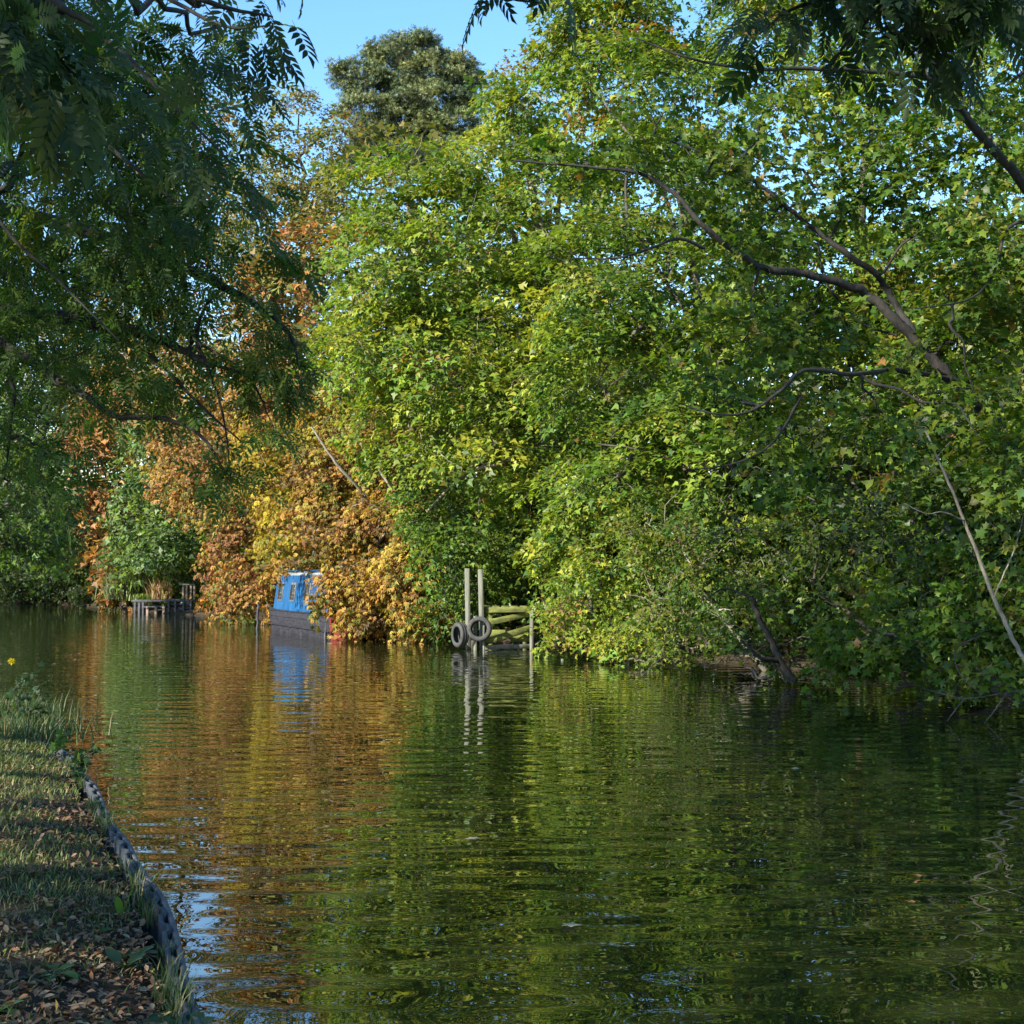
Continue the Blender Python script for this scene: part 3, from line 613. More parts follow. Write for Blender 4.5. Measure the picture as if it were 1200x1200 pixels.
tree('woodland_tree', 'dark small-leaved tree hanging down at the far left edge above the shaded bend', 'tree', (-13.5, 24, .3),
     [LB(15,610,26,50,50,1.5), LB(40,560,25,50,45,1.4), LB(-10,520,25,60,60,1.4), LB(60,620,27,28,30,.9)], ASHC+DRK+SYCD[:2], size=.13, per=70, dens=1.3, pr=(.35,.7), tr=.14, limb_r=.03, twig=.008)
# unseen trees beyond the left edge, added to shade near bank, right bank and far bend
for k_, (x, y, hgt, w_) in enumerate([(-9,3,10,3.6),(-8.5,9,12.5,4.0),(-10,14.5,13,4.0),(-5,-9,8,3.0),(-12,-4,10,3.8),(-14.5,6,13.5,4.0),(-56,98,12,5),(-64,104,13,5),(-49,88,10,4.5)]):
    c = np.array([x, y, hgt])
    tree('shade_tree', 'unseen tree beyond the left edge, added for the shade it casts', 'tree', (x, y, .3), [(c, (w_, w_, hgt*.38)), (c-np.array([.8,.5,2.5]), (w_*.9, w_*.9, 2.0))], ASHC+DRK,
         tmpl='oval', size=.3, per=30, dens=.8, pr=(.6,1.0), tr=.2, back=1.0, trunk=None, group='unseen shade trees beyond the left edge')

# ---------------------------------------------------------------- leaning sapling, dead branches, stump
def branch(name, label, cat, lines, mat, k=6):
    mb = MB(); b0 = np.asarray(lines[0][0][0], float)
    for pl, r0, r1 in lines:
        q = spline(pl, 6*len(pl)); w_ = np.linspace(r0, r1, len(q)); q[1:-1] += rng.normal(0, 1, (len(q)-2, 3))*w_[1:-1, None]*.3
        mb.tube(q, w_, k)
    o = mb.build(name, M[mat], None, b0, smooth=True); tag(o, label, cat); return o
branch('leaning_sapling', 'thin pale bare sapling leaning across the shrubs near the right edge', 'sapling',
       [([at(1215,800,20.5), at(1195,765,20.5), at(1165,700,20.4), at(1130,610,20.3), at(1105,550,20.3), at(1085,505,20.3)], .042, .014),
        ([at(1130,610,20.3), at(1105,600,20), at(1085,602,19.9), at(1060,590,19.8)], .012, .004), ([at(1165,700,20.4), at(1190,640,20.2), at(1200,600,20.2)], .014, .005)], 'bark_pale')
branch('stump', 'dark crooked stump leaning out of the right bank between two shrubs', 'stump',
       [([at(930,800,26.8), at(915,775,26.9), at(895,735,27), at(880,700,27)], .08, .05), ([at(915,775,26.9), at(890,770,26.6), at(868,750,26.5)], .05, .02), ([at(880,700,27), at(850,690,27), at(830,700,26.8)], .03, .012)], 'bark_dark')
branch('dead_branch', 'thin dead branch dipping into the dark water at the right edge', 'branch',
       [([at(1230,805,20.3), at(1180,812,20.1), at(1130,818,20), at(1080,806,20.1)], .013, .005), ([at(1180,812,20.1), at(1160,840,19.9), at(1150,850,19.9)], .012, .006), ([at(1130,818,20), at(1110,845,19.9)], .010, .004), ([at(1150,815,20), at(1125,790,20), at(1120,760,20.1), at(1150,745,20.2)], .006, .008)], 'bark')
branch('dead_branch', 'bare twig sticking out of the water below the twiggy shrub', 'branch',
       [([at(800,790,30), at(780,770,29.6), at(755,790,29.2), at(745,805,28.9)], .012, .008), ([at(780,770,29.6), at(765,750,29.5)], .008, .004)], 'bark')

# ---------------------------------------------------------------- narrowboat
Fp, Np = np.array([-10.1, 57.4]), np.array([-5.85, 46.8])
ax = Np-Fp; Lb = np.linalg.norm(ax); ax /= Lb
yaw = math.atan2(ax[1], ax[0]); W = 2.05
boat = thing('narrowboat', 'black hulled narrowboat with blue cabin half hidden under orange leaves', 'boat', (Fp[0], Fp[1], 0)); boat.rotation_euler = (R(-1.5), 0, yaw)
# local frame: x from the far end to the near end, y: + toward the bank (left of travel), canal side is y=0 .. so hull spans y 0..W
def loft(secs, cap=True):
    n = len(secs); k = len(secs[0]); V = np.array([p for s_ in secs for p in s_], float); F = []
    for a_ in range(n-1):
        for b_ in range(k-1): F.append([a_*k+b_, a_*k+b_+1, (a_+1)*k+b_+1, (a_+1)*k+b_])
    return V, F
def hull_sec(x, half, zt, rake=0.0):
    c_ = W/2
    return [(x+rake*.4, c_+half*.75, -.55), (x+rake*.25, c_+half*.93, 0), (x, c_+half, zt*.6), (x-rake*.1, c_+half, zt), (x-rake*.1, c_+half-.08, zt), (x-rake*.1, c_-half+.08, zt), (x-rake*.1, c_-half, zt), (x, c_-half, zt*.6), (x+rake*.25, c_-half*.93, 0), (x+rake*.4, c_-half*.75, -.55)]
hm = MB()
S1 = [hull_sec(-.55,.05,1.02,1), hull_sec(-.35,.35,.98,1), hull_sec(0,.68,.94,.8), hull_sec(.6,.92,.9,.4), hull_sec(1.6,W/2,.86,0), hull_sec(Lb-.9,W/2,.80,0)]
V, F = loft(S1); hm.add(V, [f_[::-1] for f_ in F]); hm.build('hull', M['black_hull'], boat)
sm_ = MB(); S2 = [hull_sec(Lb-.898,W/2,.801,0), hull_sec(Lb-.4,W/2-.12,.80,0), hull_sec(Lb-.08,W/2-.42,.82,-.3), hull_sec(Lb+.1,.08,.84,-.5)]
V, F = loft(S2); sm_.add(V, [f_[::-1] for f_ in F]); sm_.build('stern', M['red'], boat)
rs = MB()
for z_, t_ in ((.62,.03),(.28,.028),(.84,.035)): rs.beam((.9, -.012, z_), (Lb-.95, -.012, z_-.03), .035, t_)
rs.build('rubbing_strake', M['black_hull'], boat)
cb = MB(); x0, x1 = .9, Lb-1.6
prof = [(.16,.84),(.30,2.18),(.38,2.26),(.7,2.31),(W/2,2.33),(W-.7,2.31),(W-.38,2.26),(W-.30,2.18),(W-.16,.84)]
V = [(x0+.03*(z-.84), y, z) for y, z in prof]+[(x1, y, z) for y, z in prof]; k = len(prof)
F = [[a_, a_+1, k+a_+1, k+a_][::-1] for a_ in (0, 7)]
cb.add(V, F+[[8,7,1,0],[7,6,2,1],[6,5,3,2],[5,4,4,3],[k,k+1,k+7,k+8],[k+1,k+2,k+6,k+7],[k+2,k+3,k+5,k+6],[k+3,k+4,k+4,k+5]][:3]+[[k,k+1,k+7,k+8],[k+1,k+2,k+6,k+7],[k+2,k+3,k+5,k+6]])
cb.build('cabin', M['blue'], boat)
rf = MB(); V = [(x0-.05, y, z+.012) for y, z in prof[1:8]]+[(x1+.05, y, z+.012) for y, z in prof[1:8]]; F = [[a_, a_+1, 7+a_+1, 7+a_][::-1] for a_ in range(6)]
V = np.array(V); V2 = V.copy(); V2[:, 2] += .03
rf.add(V2, F); rf.add(V, [f_[::-1] for f_ in F]); rf.add(np.vstack([V[:7], V2[:7]]), [[a_, a_+1, 8+a_, 7+a_] for a_ in range(6)]); rf.add(np.vstack([V[7:], V2[7:]]), [[a_, a_+1, 8+a_, 7+a_] for a_ in range(6)])
rf.build('roof', M['roofpaint'], boat)
for wx in (1.9, 4.0, 6.3):
    for w_, h_, o_, nm, mt in ((.82,.74,.012,'window','frame'), (.66,.58,.024,'pane','glass')):
        mb = MB(); zc = 1.55; yc = .16+.14*(zc-.84)/1.34
        nrm_ = nrm(np.array([0, -1.34, .14])); upv = nrm(np.array([0, .14, 1.34]))
        c_ = np.array([wx, yc, zc])+nrm_*o_
        mb.box(c_, (w_, .03, h_), np.stack([np.array([1.,0,0]), -nrm_, upv], 1), .006)
        if nm == 'window': wob = mb.build('window', M[mt], boat)
        else: mb.build('pane', M[mt], wob)
hb = MB(); hb.beam((x0+.1, .24, 2.38), (x1-.1, .24, 2.36), .03, .03); hb.build('grab_rail', M['blue'], boat)
branch('mooring_pole', 'dark mooring pole upright at the far tip of the narrowboat', 'pole', [([(-10.45,57.8,-.8), (-10.42,57.8,1.1)], .05, .045)], 'timber_dark')
branch('mooring_pole', 'dark mooring pole slanting against the side of the narrowboat', 'pole', [([at(381,752,48)-np.array([.05,0,.5]), at(386,700,48.2)], .045, .04)], 'timber_dark')

# ---------------------------------------------------------------- landing stage with tyres
d0 = 40.6
st = thing('landing_stage', 'algae green timber landing stage with two tall grey posts', 'landing stage', at(590, 760, d0+.6)*np.array([1,1,0]))
sl = np.array(st.location)
def post(px, top, d, w_, mat, nm='post', lean=0):
    mb = MB(); p = at(px, 760, d); p[2] = -.9; q = at(px+lean, top, d)
    q[0] = q[0]; mb.beam(p, q, w_, w_, .012); return mb.build(nm, M[mat], st, sl)
post(549.5, 666, d0+.2, .15, 'timber_grey', lean=-2)
post(566, 667, d0, .15, 'timber_grey', lean=-3)
post(557, 722, d0-.25, .10, 'timber_grey'); post(623, 716, d0+.1, .11, 'timber_grey'); post(567, 728, d0-.3, .06, 'timber_grey'); post(615, 714, d0+1.3, .12, 'timber_green'); post(575, 714, d0+1.5, .12, 'timber_green')
post(641, 762, d0-2.5, .07, 'timber_grey'); post(659, 772, d0-5.4, .07, 'timber_grey')
for p, q, w_, h_ in ((at(567,715,d0+.1), at(629,714,d0+.1), .12, .16), (at(567,714,d0+1.35), at(629,713,d0+1.35), .12, .14),
                     (at(566,731,d0-.02), at(622,719,d0+.25), .07, .17), (at(562,754,d0-.02), at(622,736,d0+.25), .07, .19), (at(598,747,d0+.42), at(624,747,d0+.42), .06, .25), (at(570,742,d0+1.2), at(612,742,d0+1.2), .06, .2)):
    mb = MB(); mb.beam(p, q, w_, h_, .012); mb.build('beam', M['timber_green'], st, sl)
for k_ in range(6):
    mb = MB(); a_ = at(570+k_*11, 711.2, d0+.05); mb.beam(a_, a_+np.array([0, 1.42, 0]), .22, .035, .006); mb.build('deck_board', M['timber_green'], st, sl)
mb = MB(); mb.beam(at(565,759,d0-.1), at(625,757,d0+.3), .2, .12, .01); mb.build('sill_beam', M['timber_grey'], st, sl)
def tyre(label, c, Ro, width, face, k=28):
    """torus-like tyre with a square shoulder and grooves"""
    prof = [(.62,-.36),(.70,-.5),(.90,-.5),(.985,-.40),(1,-.2),(.97,-.17),(.97,-.13),(1,-.1),(1,.1),(.97,.13),(.97,.17),(1,.2),(.985,.40),(.90,.5),(.70,.5),(.62,.36),(.68,.30),(.88,.36),(.93,0),(.88,-.36),(.68,-.30)]
    n = len(prof); V = []; F = []
    X = nrm(np.asarray(face, float)); Y = nrm(np.cross([0,0,1.], X)); Z = np.cross(X, Y)
    for a_ in range(k):
        th = a_*2*math.pi/k
        for r_, w_ in prof: V.append(np.asarray(c)+X*w_*width+(Y*math.cos(th)+Z*math.sin(th))*r_*Ro)
    for a_ in range(k):
        for b_ in range(n): F.append([a_*n+b_, a_*n+(b_+1) % n, ((a_+1) % k)*n+(b_+1) % n, ((a_+1) % k)*n+b_])
    o = mesh_np('tyre', V, F, M['rubber'], None, c, smooth=False); tag(o, label, 'tyre', 'tyre fenders on the landing stage'); return o
tyre('left tyre, seen half edge-on, hung as a fender on the landing stage', at(539,744,d0-.2), .36, .24, (-.86,-.5,0))
tyre('right tyre, facing us as an open ring, hung on the landing stage', at(562,737,d0-.42), .355, .2, (-.12,-1,.1))

# ---------------------------------------------------------------- far jetty, table, planting
dj = 87.0
jt = thing('jetty', 'low dark timber jetty on thin legs at the far bank', 'jetty', at(176, 718, dj)*np.array([1,1,0])); jl_ = np.array(jt.location)
def part(nm, mat, root, rl, *beams):
    mb = MB()
    for p, q, w_, h_ in beams: mb.beam(p, q, w_, h_, .01)
    return mb.build(nm, M[mat], root, rl)
part('deck', 'timber_dark', jt, jl_, (at(157,704,dj), at(197,704,dj), 1.4, .14))
part('lower_deck', 'timber_dark', jt, jl_, (at(170,711,dj-.2), at(197,711,dj-.2), 1.0, .10))
for px in (158.5,163.5,168): part('leg', 'timber_dark', jt, jl_, (at(px,705,dj-.6), at(px,724,dj-.6)-np.array([0,0,.6]), .14, .14))
for px in (173,183,192): part('leg', 'timber_brown', jt, jl_, (at(px,711,dj-.7), at(px,724,dj-.7)-np.array([0,0,.6]), .16, .16))
pl = thing('mooring_platform', 'dark blue slatted platform on the water under the garden table', 'platform', at(214, 718, dj-1)*np.array([1,1,0])); pl_ = np.array(pl.location)
part('deck', 'timber_dark', pl, pl_, (at(196,703.5,dj-1), at(232,703.5,dj-1), 1.6, .16))
for y_ in (708,713,718): part('slat', 'timber_dark', pl, pl_, (at(197,y_,dj-1.7), at(231,y_,dj-1.7), .08, .12))
for px in (198,206,215,224,231): part('post', 'timber_dark', pl, pl_, (at(px,704,dj-1.8), at(px,722,dj-1.8)-np.array([0,0,.5]), .12, .12))
tb = thing('garden_table', 'weathered wooden garden table standing on the dark platform', 'table', at(221, 703, dj-1)); tl_ = np.array(tb.location)
part('table_top', 'timber_grey', tb, tl_, (at(212,685,dj-1), at(230,685,dj-1), .8, .09))
part('shelf', 'timber_grey', tb, tl_, (at(213,695,dj-1), at(222,695,dj-1), .4, .06))
for px, dd in ((215,-1.3),(219,-1.3),(224,-1.3),(228,-1.3)): part('leg', 'timber_brown', tb, tl_, (at(px,685.5,dj+dd), at(px,703,dj+dd), .12, .12))
def blades(name, label, cat, c, n, h, spread, cols, wid=.02, lean=.5, plume=None, kind=None, z0=0.0):
    c = np.asarray(c, float); P = c+np.c_[rng.normal(0, spread, (n, 2)), np.zeros(n)]
    th = rng.uniform(0, 2*math.pi, n); D = np.c_[np.cos(th), np.sin(th), np.zeros(n)]; S = np.c_[-np.sin(th), np.cos(th), np.zeros(n)]
    hh_ = h*rng.uniform(.6, 1.15, n)[:, None]; ln = lean*rng.uniform(.1, 1, n)[:, None]*hh_
    up = np.array([0,0,1.]); w_ = wid*rng.uniform(.7,1.2,n)[:, None]
    V = np.stack([P-S*w_, P+S*w_, P+D*ln*.4+up*hh_*.6-S*w_*.8, P+D*ln*.4+up*hh_*.6+S*w_*.8, P+D*ln+up*hh_*.97], 1)
    F = np.array([(0,1,3),(0,3,2),(2,3,4)])[None]+(np.arange(n)*5)[:, None, None]
    col = np.repeat(pick(cols, n)*rng.uniform(.75,1.25,(n,1)), 5, axis=0)
    o = mesh_np(name, V.reshape(-1,3), F.reshape(-1,3), M['grass'], None, c, col); tag(o, label, cat); o['kind'] = 'thing'; return o
blades('ornamental_grass', 'clump of tan plumed grass behind the far jetty', 'plant', at(188,702,dj+.6), 160, 1.25, .35, [((.35,.2,.13),3),((.3,.26,.1),2)], .035, .7)
blades('plant', 'low pale green plant growing at the back of the jetty', 'plant', at(172,704,dj+.7), 400, .45, .4, [((.16,.2,.04),3),((.10,.16,.04),2)], .05, .8)
blades('reed_clump', 'grey green reed clump hanging over the bank left of the jetty', 'plant', at(148,702,dj+3), 500, 1.8, .55, [((.10,.15,.06),3),((.16,.17,.08),2)], .04, .8)
def bush(label, px, py, d, rx, ry, pal, **kw):
    b_ = at(px, py, d); return tree('bush', label, 'bush', base(b_[0], d), [LB(px,py,d,rx,ry,.8)], pal, group='low bushes at the far bank', **dict(dict(size=.22, per=40, dens=1.5, pr=(.35,.6), tr=.06, limb_r=.03), **kw))
bush('low dark bush at the water edge left of the jetty', 115,695,96,30,12, DRK+[((.05,.09,.03),2)])
bush('russet bush at the water edge between reeds and shaded wood', 132,700,91,14,10, CHSO+DRK)
bush('green bush right of the dark platform', 250,713,82,8,8, SYCD, pr=(.2,.35))

# ---------------------------------------------------------------- sheet piling on the near bank
pth = spline(np.c_[LBk[2:13], np.zeros(11)], 1400)
sg = np.r_[0, np.cumsum(np.linalg.norm(np.diff(pth, axis=0), axis=1))]
step = .0275; ns = int(sg[-1]/step); sarr = np.arange(ns)*step
px_ = np.interp(sarr, sg, pth[:, 0]); py_ = np.interp(sarr, sg, pth[:, 1])
px_ += .02*np.sin(sarr*1.1)+.012*np.sin(sarr*2.7); tg = nrm(np.c_[np.gradient(px_), np.gradient(py_)]); nw = np.c_[tg[:, 1], -tg[:, 0]]   # toward the water
ph = (sarr/.33) % 1
off = .5*np.interp(ph, [0,.08,.42,.5,.58,.92,1], [-.05,.0,.0,-.05,-.055,-.055,-.05])
pil = thing('sheet_piling', 'corrugated blue grey steel piling edging the near towpath bank', 'edging', (px_[0], py_[0], 0)); ploc = np.array(pil.location)
zt = .30+.012*np.sin(sarr*.9)+.006*np.sin(sarr*4.1)
def strip(o1, o2, z0, z1, nm, mat):
    a1 = np.c_[px_+nw[:,0]*o1, py_+nw[:,1]*o1]; a2 = np.c_[px_+nw[:,0]*o2, py_+nw[:,1]*o2]
    V = np.concatenate([np.c_[a1, z0], np.c_[a1, z1], np.c_[a2, z1], np.c_[a2, z0]]); n = ns; i_ = np.arange(n-1)
    F = np.concatenate([np.stack([i_+q*n, i_+1+q*n, i_+1+((q+1)%4)*n, i_+((q+1)%4)*n], 1) for q in range(4)])
    return mesh_np(nm, V, F[:, ::-1], M[mat], pil, ploc)
strip(off-.012, off+.010, np.full(ns, -.6), zt, 'corrugated_sheet', 'steel')
# wide top lips of each pan: the blocks seen from above
strip(np.full(ns,.012), np.full(ns,.040), zt-.10, zt-.012, 'waling', 'steel_lip')

# ---------------------------------------------------------------- near bank: grass, litter, weeds
def on_bank(n, x0, x1, y0, y1, smin=.12):
    X = rng.uniform(x0, x1, n); Y = y0+(y1-y0)*rng.uniform(0, 1, n)**1.3
    Z, sl_, _ = ground_z(X, Y); k_ = sl_ > smin
    k_ &= X > -.42*Y-.6
    return X[k_], Y[k_], Z[k_], sl_[k_]
X, Y, Z, S_ = on_bank(330000, -9, .4, 3.6, 20)
nzv = hnoise(X*1.1, Y*.8)+.6*hnoise(X*3, Y*2.2)
pgr = np.clip(.55+.35*nzv+.06*(Y-8)-.5*np.exp(-S_/.35), .05, 1)*np.clip((Y-4.2)/4.5, .3, 1)
k_ = rng.uniform(0, 1, len(X)) < pgr; X, Y, Z, S_ = X[k_], Y[k_], Z[k_], S_[k_]; n = len(X)
P = np.c_[X, Y, Z-.004]; th = rng.uniform(0, 6.28, n); D = np.c_[np.cos(th), np.sin(th), np.zeros(n)]; Sd = np.c_[-np.sin(th), np.cos(th), np.zeros(n)]
hgt = (.03+.035*rng.uniform(0,1,n)+.11*np.clip((Y-13)/4,0,1)*rng.uniform(.3,1.3,n))[:, None]; ln = hgt*rng.uniform(.3,1.4,n)[:, None]; w_ = (.0022+.00025*Y)[:, None]
V = np.stack([P-Sd*w_, P+Sd*w_, P+D*ln*.4+[0,0,1]*hgt*.65-Sd*w_*.7, P+D*ln*.4+[0,0,1]*hgt*.65+Sd*w_*.7, P+D*ln+[0,0,1]*hgt*.9], 1)
F = np.array([(0,1,3),(0,3,2),(2,3,4)])[None]+(np.arange(n)*5)[:, None, None]
col = np.repeat(pick([((.08,.12,.03),4),((.11,.15,.04),3),((.26,.21,.10),2.6),((.05,.09,.03),2)], n)*rng.uniform(.7,1.3,(n,1)), 5, axis=0)
go = mesh_np('grass', V.reshape(-1,3), F.reshape(-1,3), M['grass'], None, None, col); go['kind'] = 'stuff'; go['label'] = 'short patchy grass on the near bank'
X, Y, Z, S_ = on_bank(170000, -7, .4, 3.6, 17, .03)
dn = np.clip(.05+1.1*np.exp(-(Y-3.6)/2.2)+.35*np.exp(-S_/.5)+.3*hnoise(X*2.3+4, Y*1.7)+.12*hnoise(X*5, Y*5), .02, 1)
k_ = rng.uniform(0, 1, len(X)) < dn; X, Y, Z = X[k_], Y[k_], Z[k_]; n = len(X)
V, F, col = scatter('dead', np.c_[X, Y, Z+rng.uniform(.004,.035,n)], np.c_[rng.normal(0,1,(n,2)), rng.normal(0,.25,n)], nrm(np.c_[rng.normal(0,.45,(n,2)), np.ones(n)]), rng.uniform(.015,.055,n),
                    pick([((.17,.105,.06),4),((.10,.06,.035),3),((.26,.17,.10),2),((.21,.10,.05),2),((.25,.2,.13),1.2),((.25,.2,.04),.3)], n)*rng.uniform(.7,1.25,(n,1)))
V = V.reshape(n, -1, 3); V[:, :, 2] += rng.uniform(-.4, 1.2, (n,1))*.25*((V[:, :, :2]-V[:, :1, :2])**2).sum(-1)/.05
lo = mesh_np('leaf_litter', V.reshape(-1,3), F, M['litter'], None, None, col); lo['kind'] = 'stuff'; lo['label'] = 'brown fallen leaves littering the near bank'

def weed(label, x, y, n, L_, pal, upr=.5, wide=.2, cat='weed', group='weeds on the near bank'):
    z = gz(x, y); mb_V = []; mb_F = []; mb_c = []; cnt = 0
    for k_ in range(n):
        th = k_*2.4+rng.uniform(-.3,.3); l_ = L_*rng.uniform(.7,1.15); e = upr*rng.uniform(.6,1.3); m = 7
        t = np.linspace(0, 1, m); dr = np.array([math.cos(th), math.sin(th)]); sd = np.array([-math.sin(th), math.cos(th)])
        r_ = l_*np.sin(t*(1.35-e*.5)); zz = l_*(e*t*1.1-.45*t*t*1.2*(1-e*.5))+.01
        wv_ = wide*l_*np.sin(np.clip(t*.92+.08,0,1)**1.3*math.pi)*.9+.003
        cen = np.c_[x+dr[0]*r_, y+dr[1]*r_, z+zz]
        Lf = cen+np.c_[sd[None]*wv_[:, None], np.full(m, .12)*wv_]; Rt = cen-np.c_[sd[None]*wv_[:, None], -np.full(m, .12)*wv_]
        V_ = np.vstack([cen, Lf, Rt]); F_ = []
        for q in range(m-1): F_ += [(q, q+1, m+q+1), (q, m+q+1, m+q), (q, 2*m+q+1, q+1), (q, 2*m+q, 2*m+q+1)]
        c_ = pick(pal, 1)[0]*rng.uniform(.8,1.2); mb_V.append(V_); mb_F.append(np.array(F_)+cnt); mb_c.append(np.tile(c_, (len(V_), 1))); cnt += len(V_)
    o = mesh_np('weed', np.vstack(mb_V), np.vstack(mb_F), M['leaf'], None, (x, y, z), np.vstack(mb_c)); tag(o, label, cat, group); return o
def bank_at(px, py, hz=.32):
    d_ = (H-hz)/((py-HZ)/f_px); return (px-600)/f_px*d_, d_
G1 = [((.07,.14,.03),3),((.09,.17,.035),2)]; G2 = [((.035,.075,.03),3),((.05,.09,.035),2)]
for lab, px, py, n_, l_, pal, up_, wd in [
        ('two-leaved bright green dock upright beside the piling', 147,1062,3,.12,G1,1.3,.2), ('flat green dandelion rosette among litter, lower left', 72,1140,8,.13,G1,.35,.2),
        ('dark broad-leaved weed against the piling, halfway down', 163,1105,7,.14,G2,.6,.25), ('largest broad-leaved weed in the corner beside the piling', 205,1180,9,.19,G2,.6,.28),
        ('small bluish weed left of the dandelion rosette', 48,1148,5,.08,G2,.4,.25), ('small green weed at the very lower left corner', 8,1190,7,.12,G1,.5,.2),
        ('weed sprouting through the dead leaves at the bottom edge', 115,1195,7,.12,G2,.5,.25), ('tiny green weed between litter and dock', 128,1078,5,.07,G1,.6,.25), ('green weed where the bank bends, beside the rail', 152,1118,6,.12,G2,.7,.28)]:
    x_, y_ = bank_at(px, py); weed(lab, x_, y_, n_, l_, pal, up_, wd)
# bramble sprigs at the bend
def sprig(label, x, y, stems, hgt, size, pal, cat='bramble', flower=None, name='bramble'):
    z = gz(x, y); root = thing(name, label, cat, (x, y, z)); mb = MB(); P = []; D = []
    for k_ in range(stems):
        th = rng.uniform(-.9, 1.2); l_ = hgt*rng.uniform(.5, 1.1)
        q = spline([(x, y, z), (x+.2*l_*math.cos(th), y+.3*l_*math.sin(th), z+.55*l_), (x+.6*l_*math.cos(th), y+.5*l_*math.sin(th), z+.8*l_)], 8); mb.tube(q, np.linspace(.006,.002,8), 4)
        for p in q[2:]: 
            for _ in range(2): P.append(p+rng.normal(0,.02,3)); D.append(rng.normal(0,1,3)+np.array([0,0,.3]))
    mb.build('stem', M['bark'], root, (x, y, z)); P = np.array(P); n = len(P)
    V, F, c_ = scatter('maple', P, np.array(D), nrm(rng.normal(0,.5,(n,3))+[0,0,.6]), size*rng.uniform(.6,1.2,n), pick(pal, n))
    mesh_np('foliage', V, F, M['leaf'], root, (x, y, z), c_)
    if flower is not None:
        n = 60; c0 = np.array([x, y, z+hgt*.92])+np.array([.05,0,0]); U = nrm(rng.normal(0,1,(n,3))*[1,1,.5])
        V, F, c_ = scatter('oval', c0+U*.012, U, nrm(rng.normal(0,1,(n,3))), np.full(n,.035), np.tile(np.array(flower), (n,1))*rng.uniform(.8,1.2,(n,1)))
        mesh_np('flower', V, F, M['leaf'], root, (x, y, z), c_)
    return root
def edge_x(y): return float(np.interp(y, LBs[:, 1], LBs[:, 0]))
sprig('leafy bramble spray arching over the water at the bank bend', edge_x(12.2)-.10, 12.2, 7, .38, .07, G2)
sprig('thin dark bramble stems standing at the far tip of the bank', edge_x(15.6)-.15, 15.6, 8, .5, .07, G2+DRK)
sprig('small yellow-green bramble leaves beside the concrete-grey edge', edge_x(13.9)-.12, 13.9, 4, .28, .07, G1)
sprig('lone bramble shoot leaning over the piling near the bend', edge_x(10.9)-.08, 10.9, 3, .22, .05, G2)
sprig('tall stalk with yellow flower head at the far left edge', -5.72, 16.0, 6, .88, .09, G2, 'flower', (.6,.48,.02), 'yellow_flower')
for lab, x_, y_, hh_, nn in [('dense dark grass tuft at the far end of the near bank', -5.4, 15.2, .28, 900), ('tall ragged tuft hanging off the far bank tip', -6.0, 16.6, .4, 900), ('grass tuft overhanging the piling low in the corner', edge_x(5.9)-.04, 5.9, .2, 60), ('wispy grass tuft on the piling beside the dark weed', edge_x(6.6)-.02, 6.6, .14, 40)]:
    blades('grass_tuft', lab, 'grass tuft', (x_, y_, gz(x_, y_)-.01 if nn > 100 else .2), nn, hh_, .35 if nn > 100 else .03, [((.05,.09,.035),3),((.08,.12,.04),2),((.2,.17,.08),.6)], .006 if nn > 100 else .003, .8)

P_ = []
for y_ in np.arange(4.9, 14.5, .14):
    if hnoise(y_*2.1, 3.0)+rng.normal(0,.4) > .1: P_.append(y_)
for k_, y_ in enumerate(P_[:34]):
    blades('edge_grass', 'small grass tuft leaning over the steel piling edge', 'grass tuft', (edge_x(y_)-.05, y_, .24), 26, .13, .035, [((.05,.09,.03),3),((.09,.12,.04),2),((.2,.17,.09),1)], .0035, 1.1)['group'] = 'grass tufts along the piling'
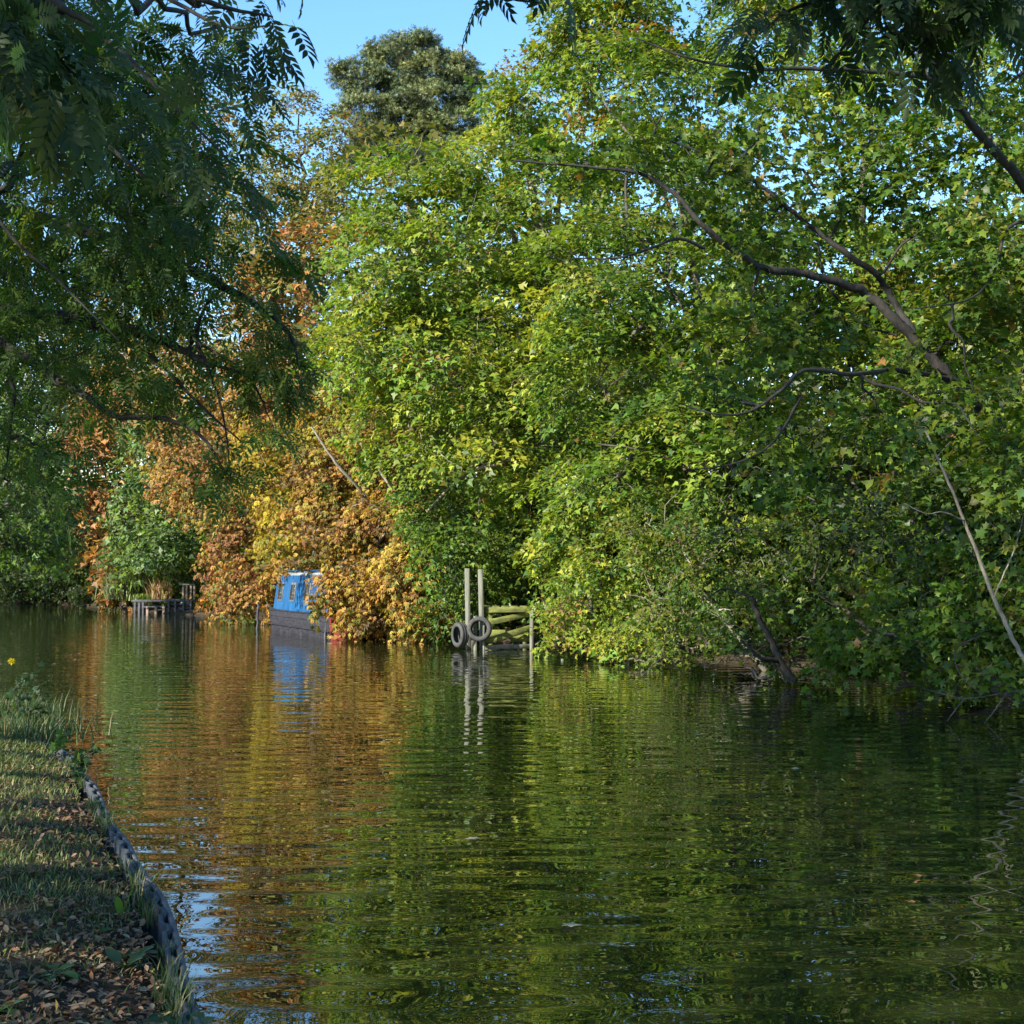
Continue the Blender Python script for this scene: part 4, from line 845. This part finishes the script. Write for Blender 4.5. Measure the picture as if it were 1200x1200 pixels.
# floating leaves
fl = [(88,773),(96,766),(67,778),(30,789),(336,775),(130,1010),(480,752),(505,768),(660,1080),(352,790),(420,800),(560,980),(700,830),(820,860),(255,800),(610,790),(930,900),(190,770)]
for px, py in fl:
    d_ = H/((py-HZ)/f_px); p = np.array([(px-600)/f_px*d_, d_, .006])
    V, F, c_ = scatter('maple', p[None], np.array([[rng.normal(), rng.normal(), 0]]), np.array([[0,0,1.]]), np.array([.11]), np.array([[.42,.36,.22]]))
    o = mesh_np('floating_leaf', V*np.array([1,1,0])+np.array([0,0,.012]), F, M['litter'], None, p*np.array([1,1,0]), c_); tag(o, 'single pale fallen leaf floating on the canal', 'leaf', 'fallen leaves floating on the water')

# ---------------------------------------------------------------- light, sky, camera
SUN_AZ, SUN_EL = R(-128), R(28)          # azimuth from +Y, clockwise: sun low on the left, slightly behind us
sd = np.array([math.sin(SUN_AZ)*math.cos(SUN_EL), math.cos(SUN_AZ)*math.cos(SUN_EL), math.sin(SUN_EL)])
li = bpy.data.lights.new('sun', 'SUN'); li.energy = 4.2; li.angle = R(.5); li.color = (1, .93, .80)
lo_ = bpy.data.objects.new('sun', li); C.objects.link(lo_)
from mathutils import Vector
lo_.rotation_euler = Vector(sd).to_track_quat('Z', 'Y').to_euler()
wd_ = bpy.data.worlds.new('World'); scene.world = wd_; wd_.use_nodes = True; nt = wd_.node_tree
bg = nt.nodes['Background']; sky = nt.nodes.new('ShaderNodeTexSky'); sky.sky_type = 'NISHITA'; sky.sun_disc = False
sky.sun_elevation = SUN_EL; sky.sun_rotation = SUN_AZ; sky.air_density = 1.0; sky.dust_density = .15; sky.ozone_density = 1.0
hs = nt.nodes.new('ShaderNodeHueSaturation'); hs.inputs['Hue'].default_value = .502; hs.inputs['Saturation'].default_value = 1.28; hs.inputs['Value'].default_value = .8
nt.links.new(sky.outputs[0], hs.inputs['Color']); nt.links.new(hs.outputs[0], bg.inputs[0]); bg.inputs[1].default_value = .15
cam = bpy.data.cameras.new('camera'); co = bpy.data.objects.new('camera', cam); C.objects.link(co); scene.camera = co
cam.sensor_width = 36; cam.lens = 36*f_px/1200; cam.clip_end = 5000; co.location = (0, 0, H); co.rotation_euler = (math.pi/2+PITCH, 0, 0)
vs = scene.view_settings; scene.display_settings.display_device = 'sRGB'; vs.view_transform = 'Standard'; vs.look = 'None'; vs.exposure = 1.7; vs.gamma = 1
cy = scene.cycles; cy.max_bounces = 8; cy.diffuse_bounces = 4; cy.glossy_bounces = 3; cy.transmission_bounces = 4; cy.use_denoising = True; cy.sample_clamp_indirect = 6
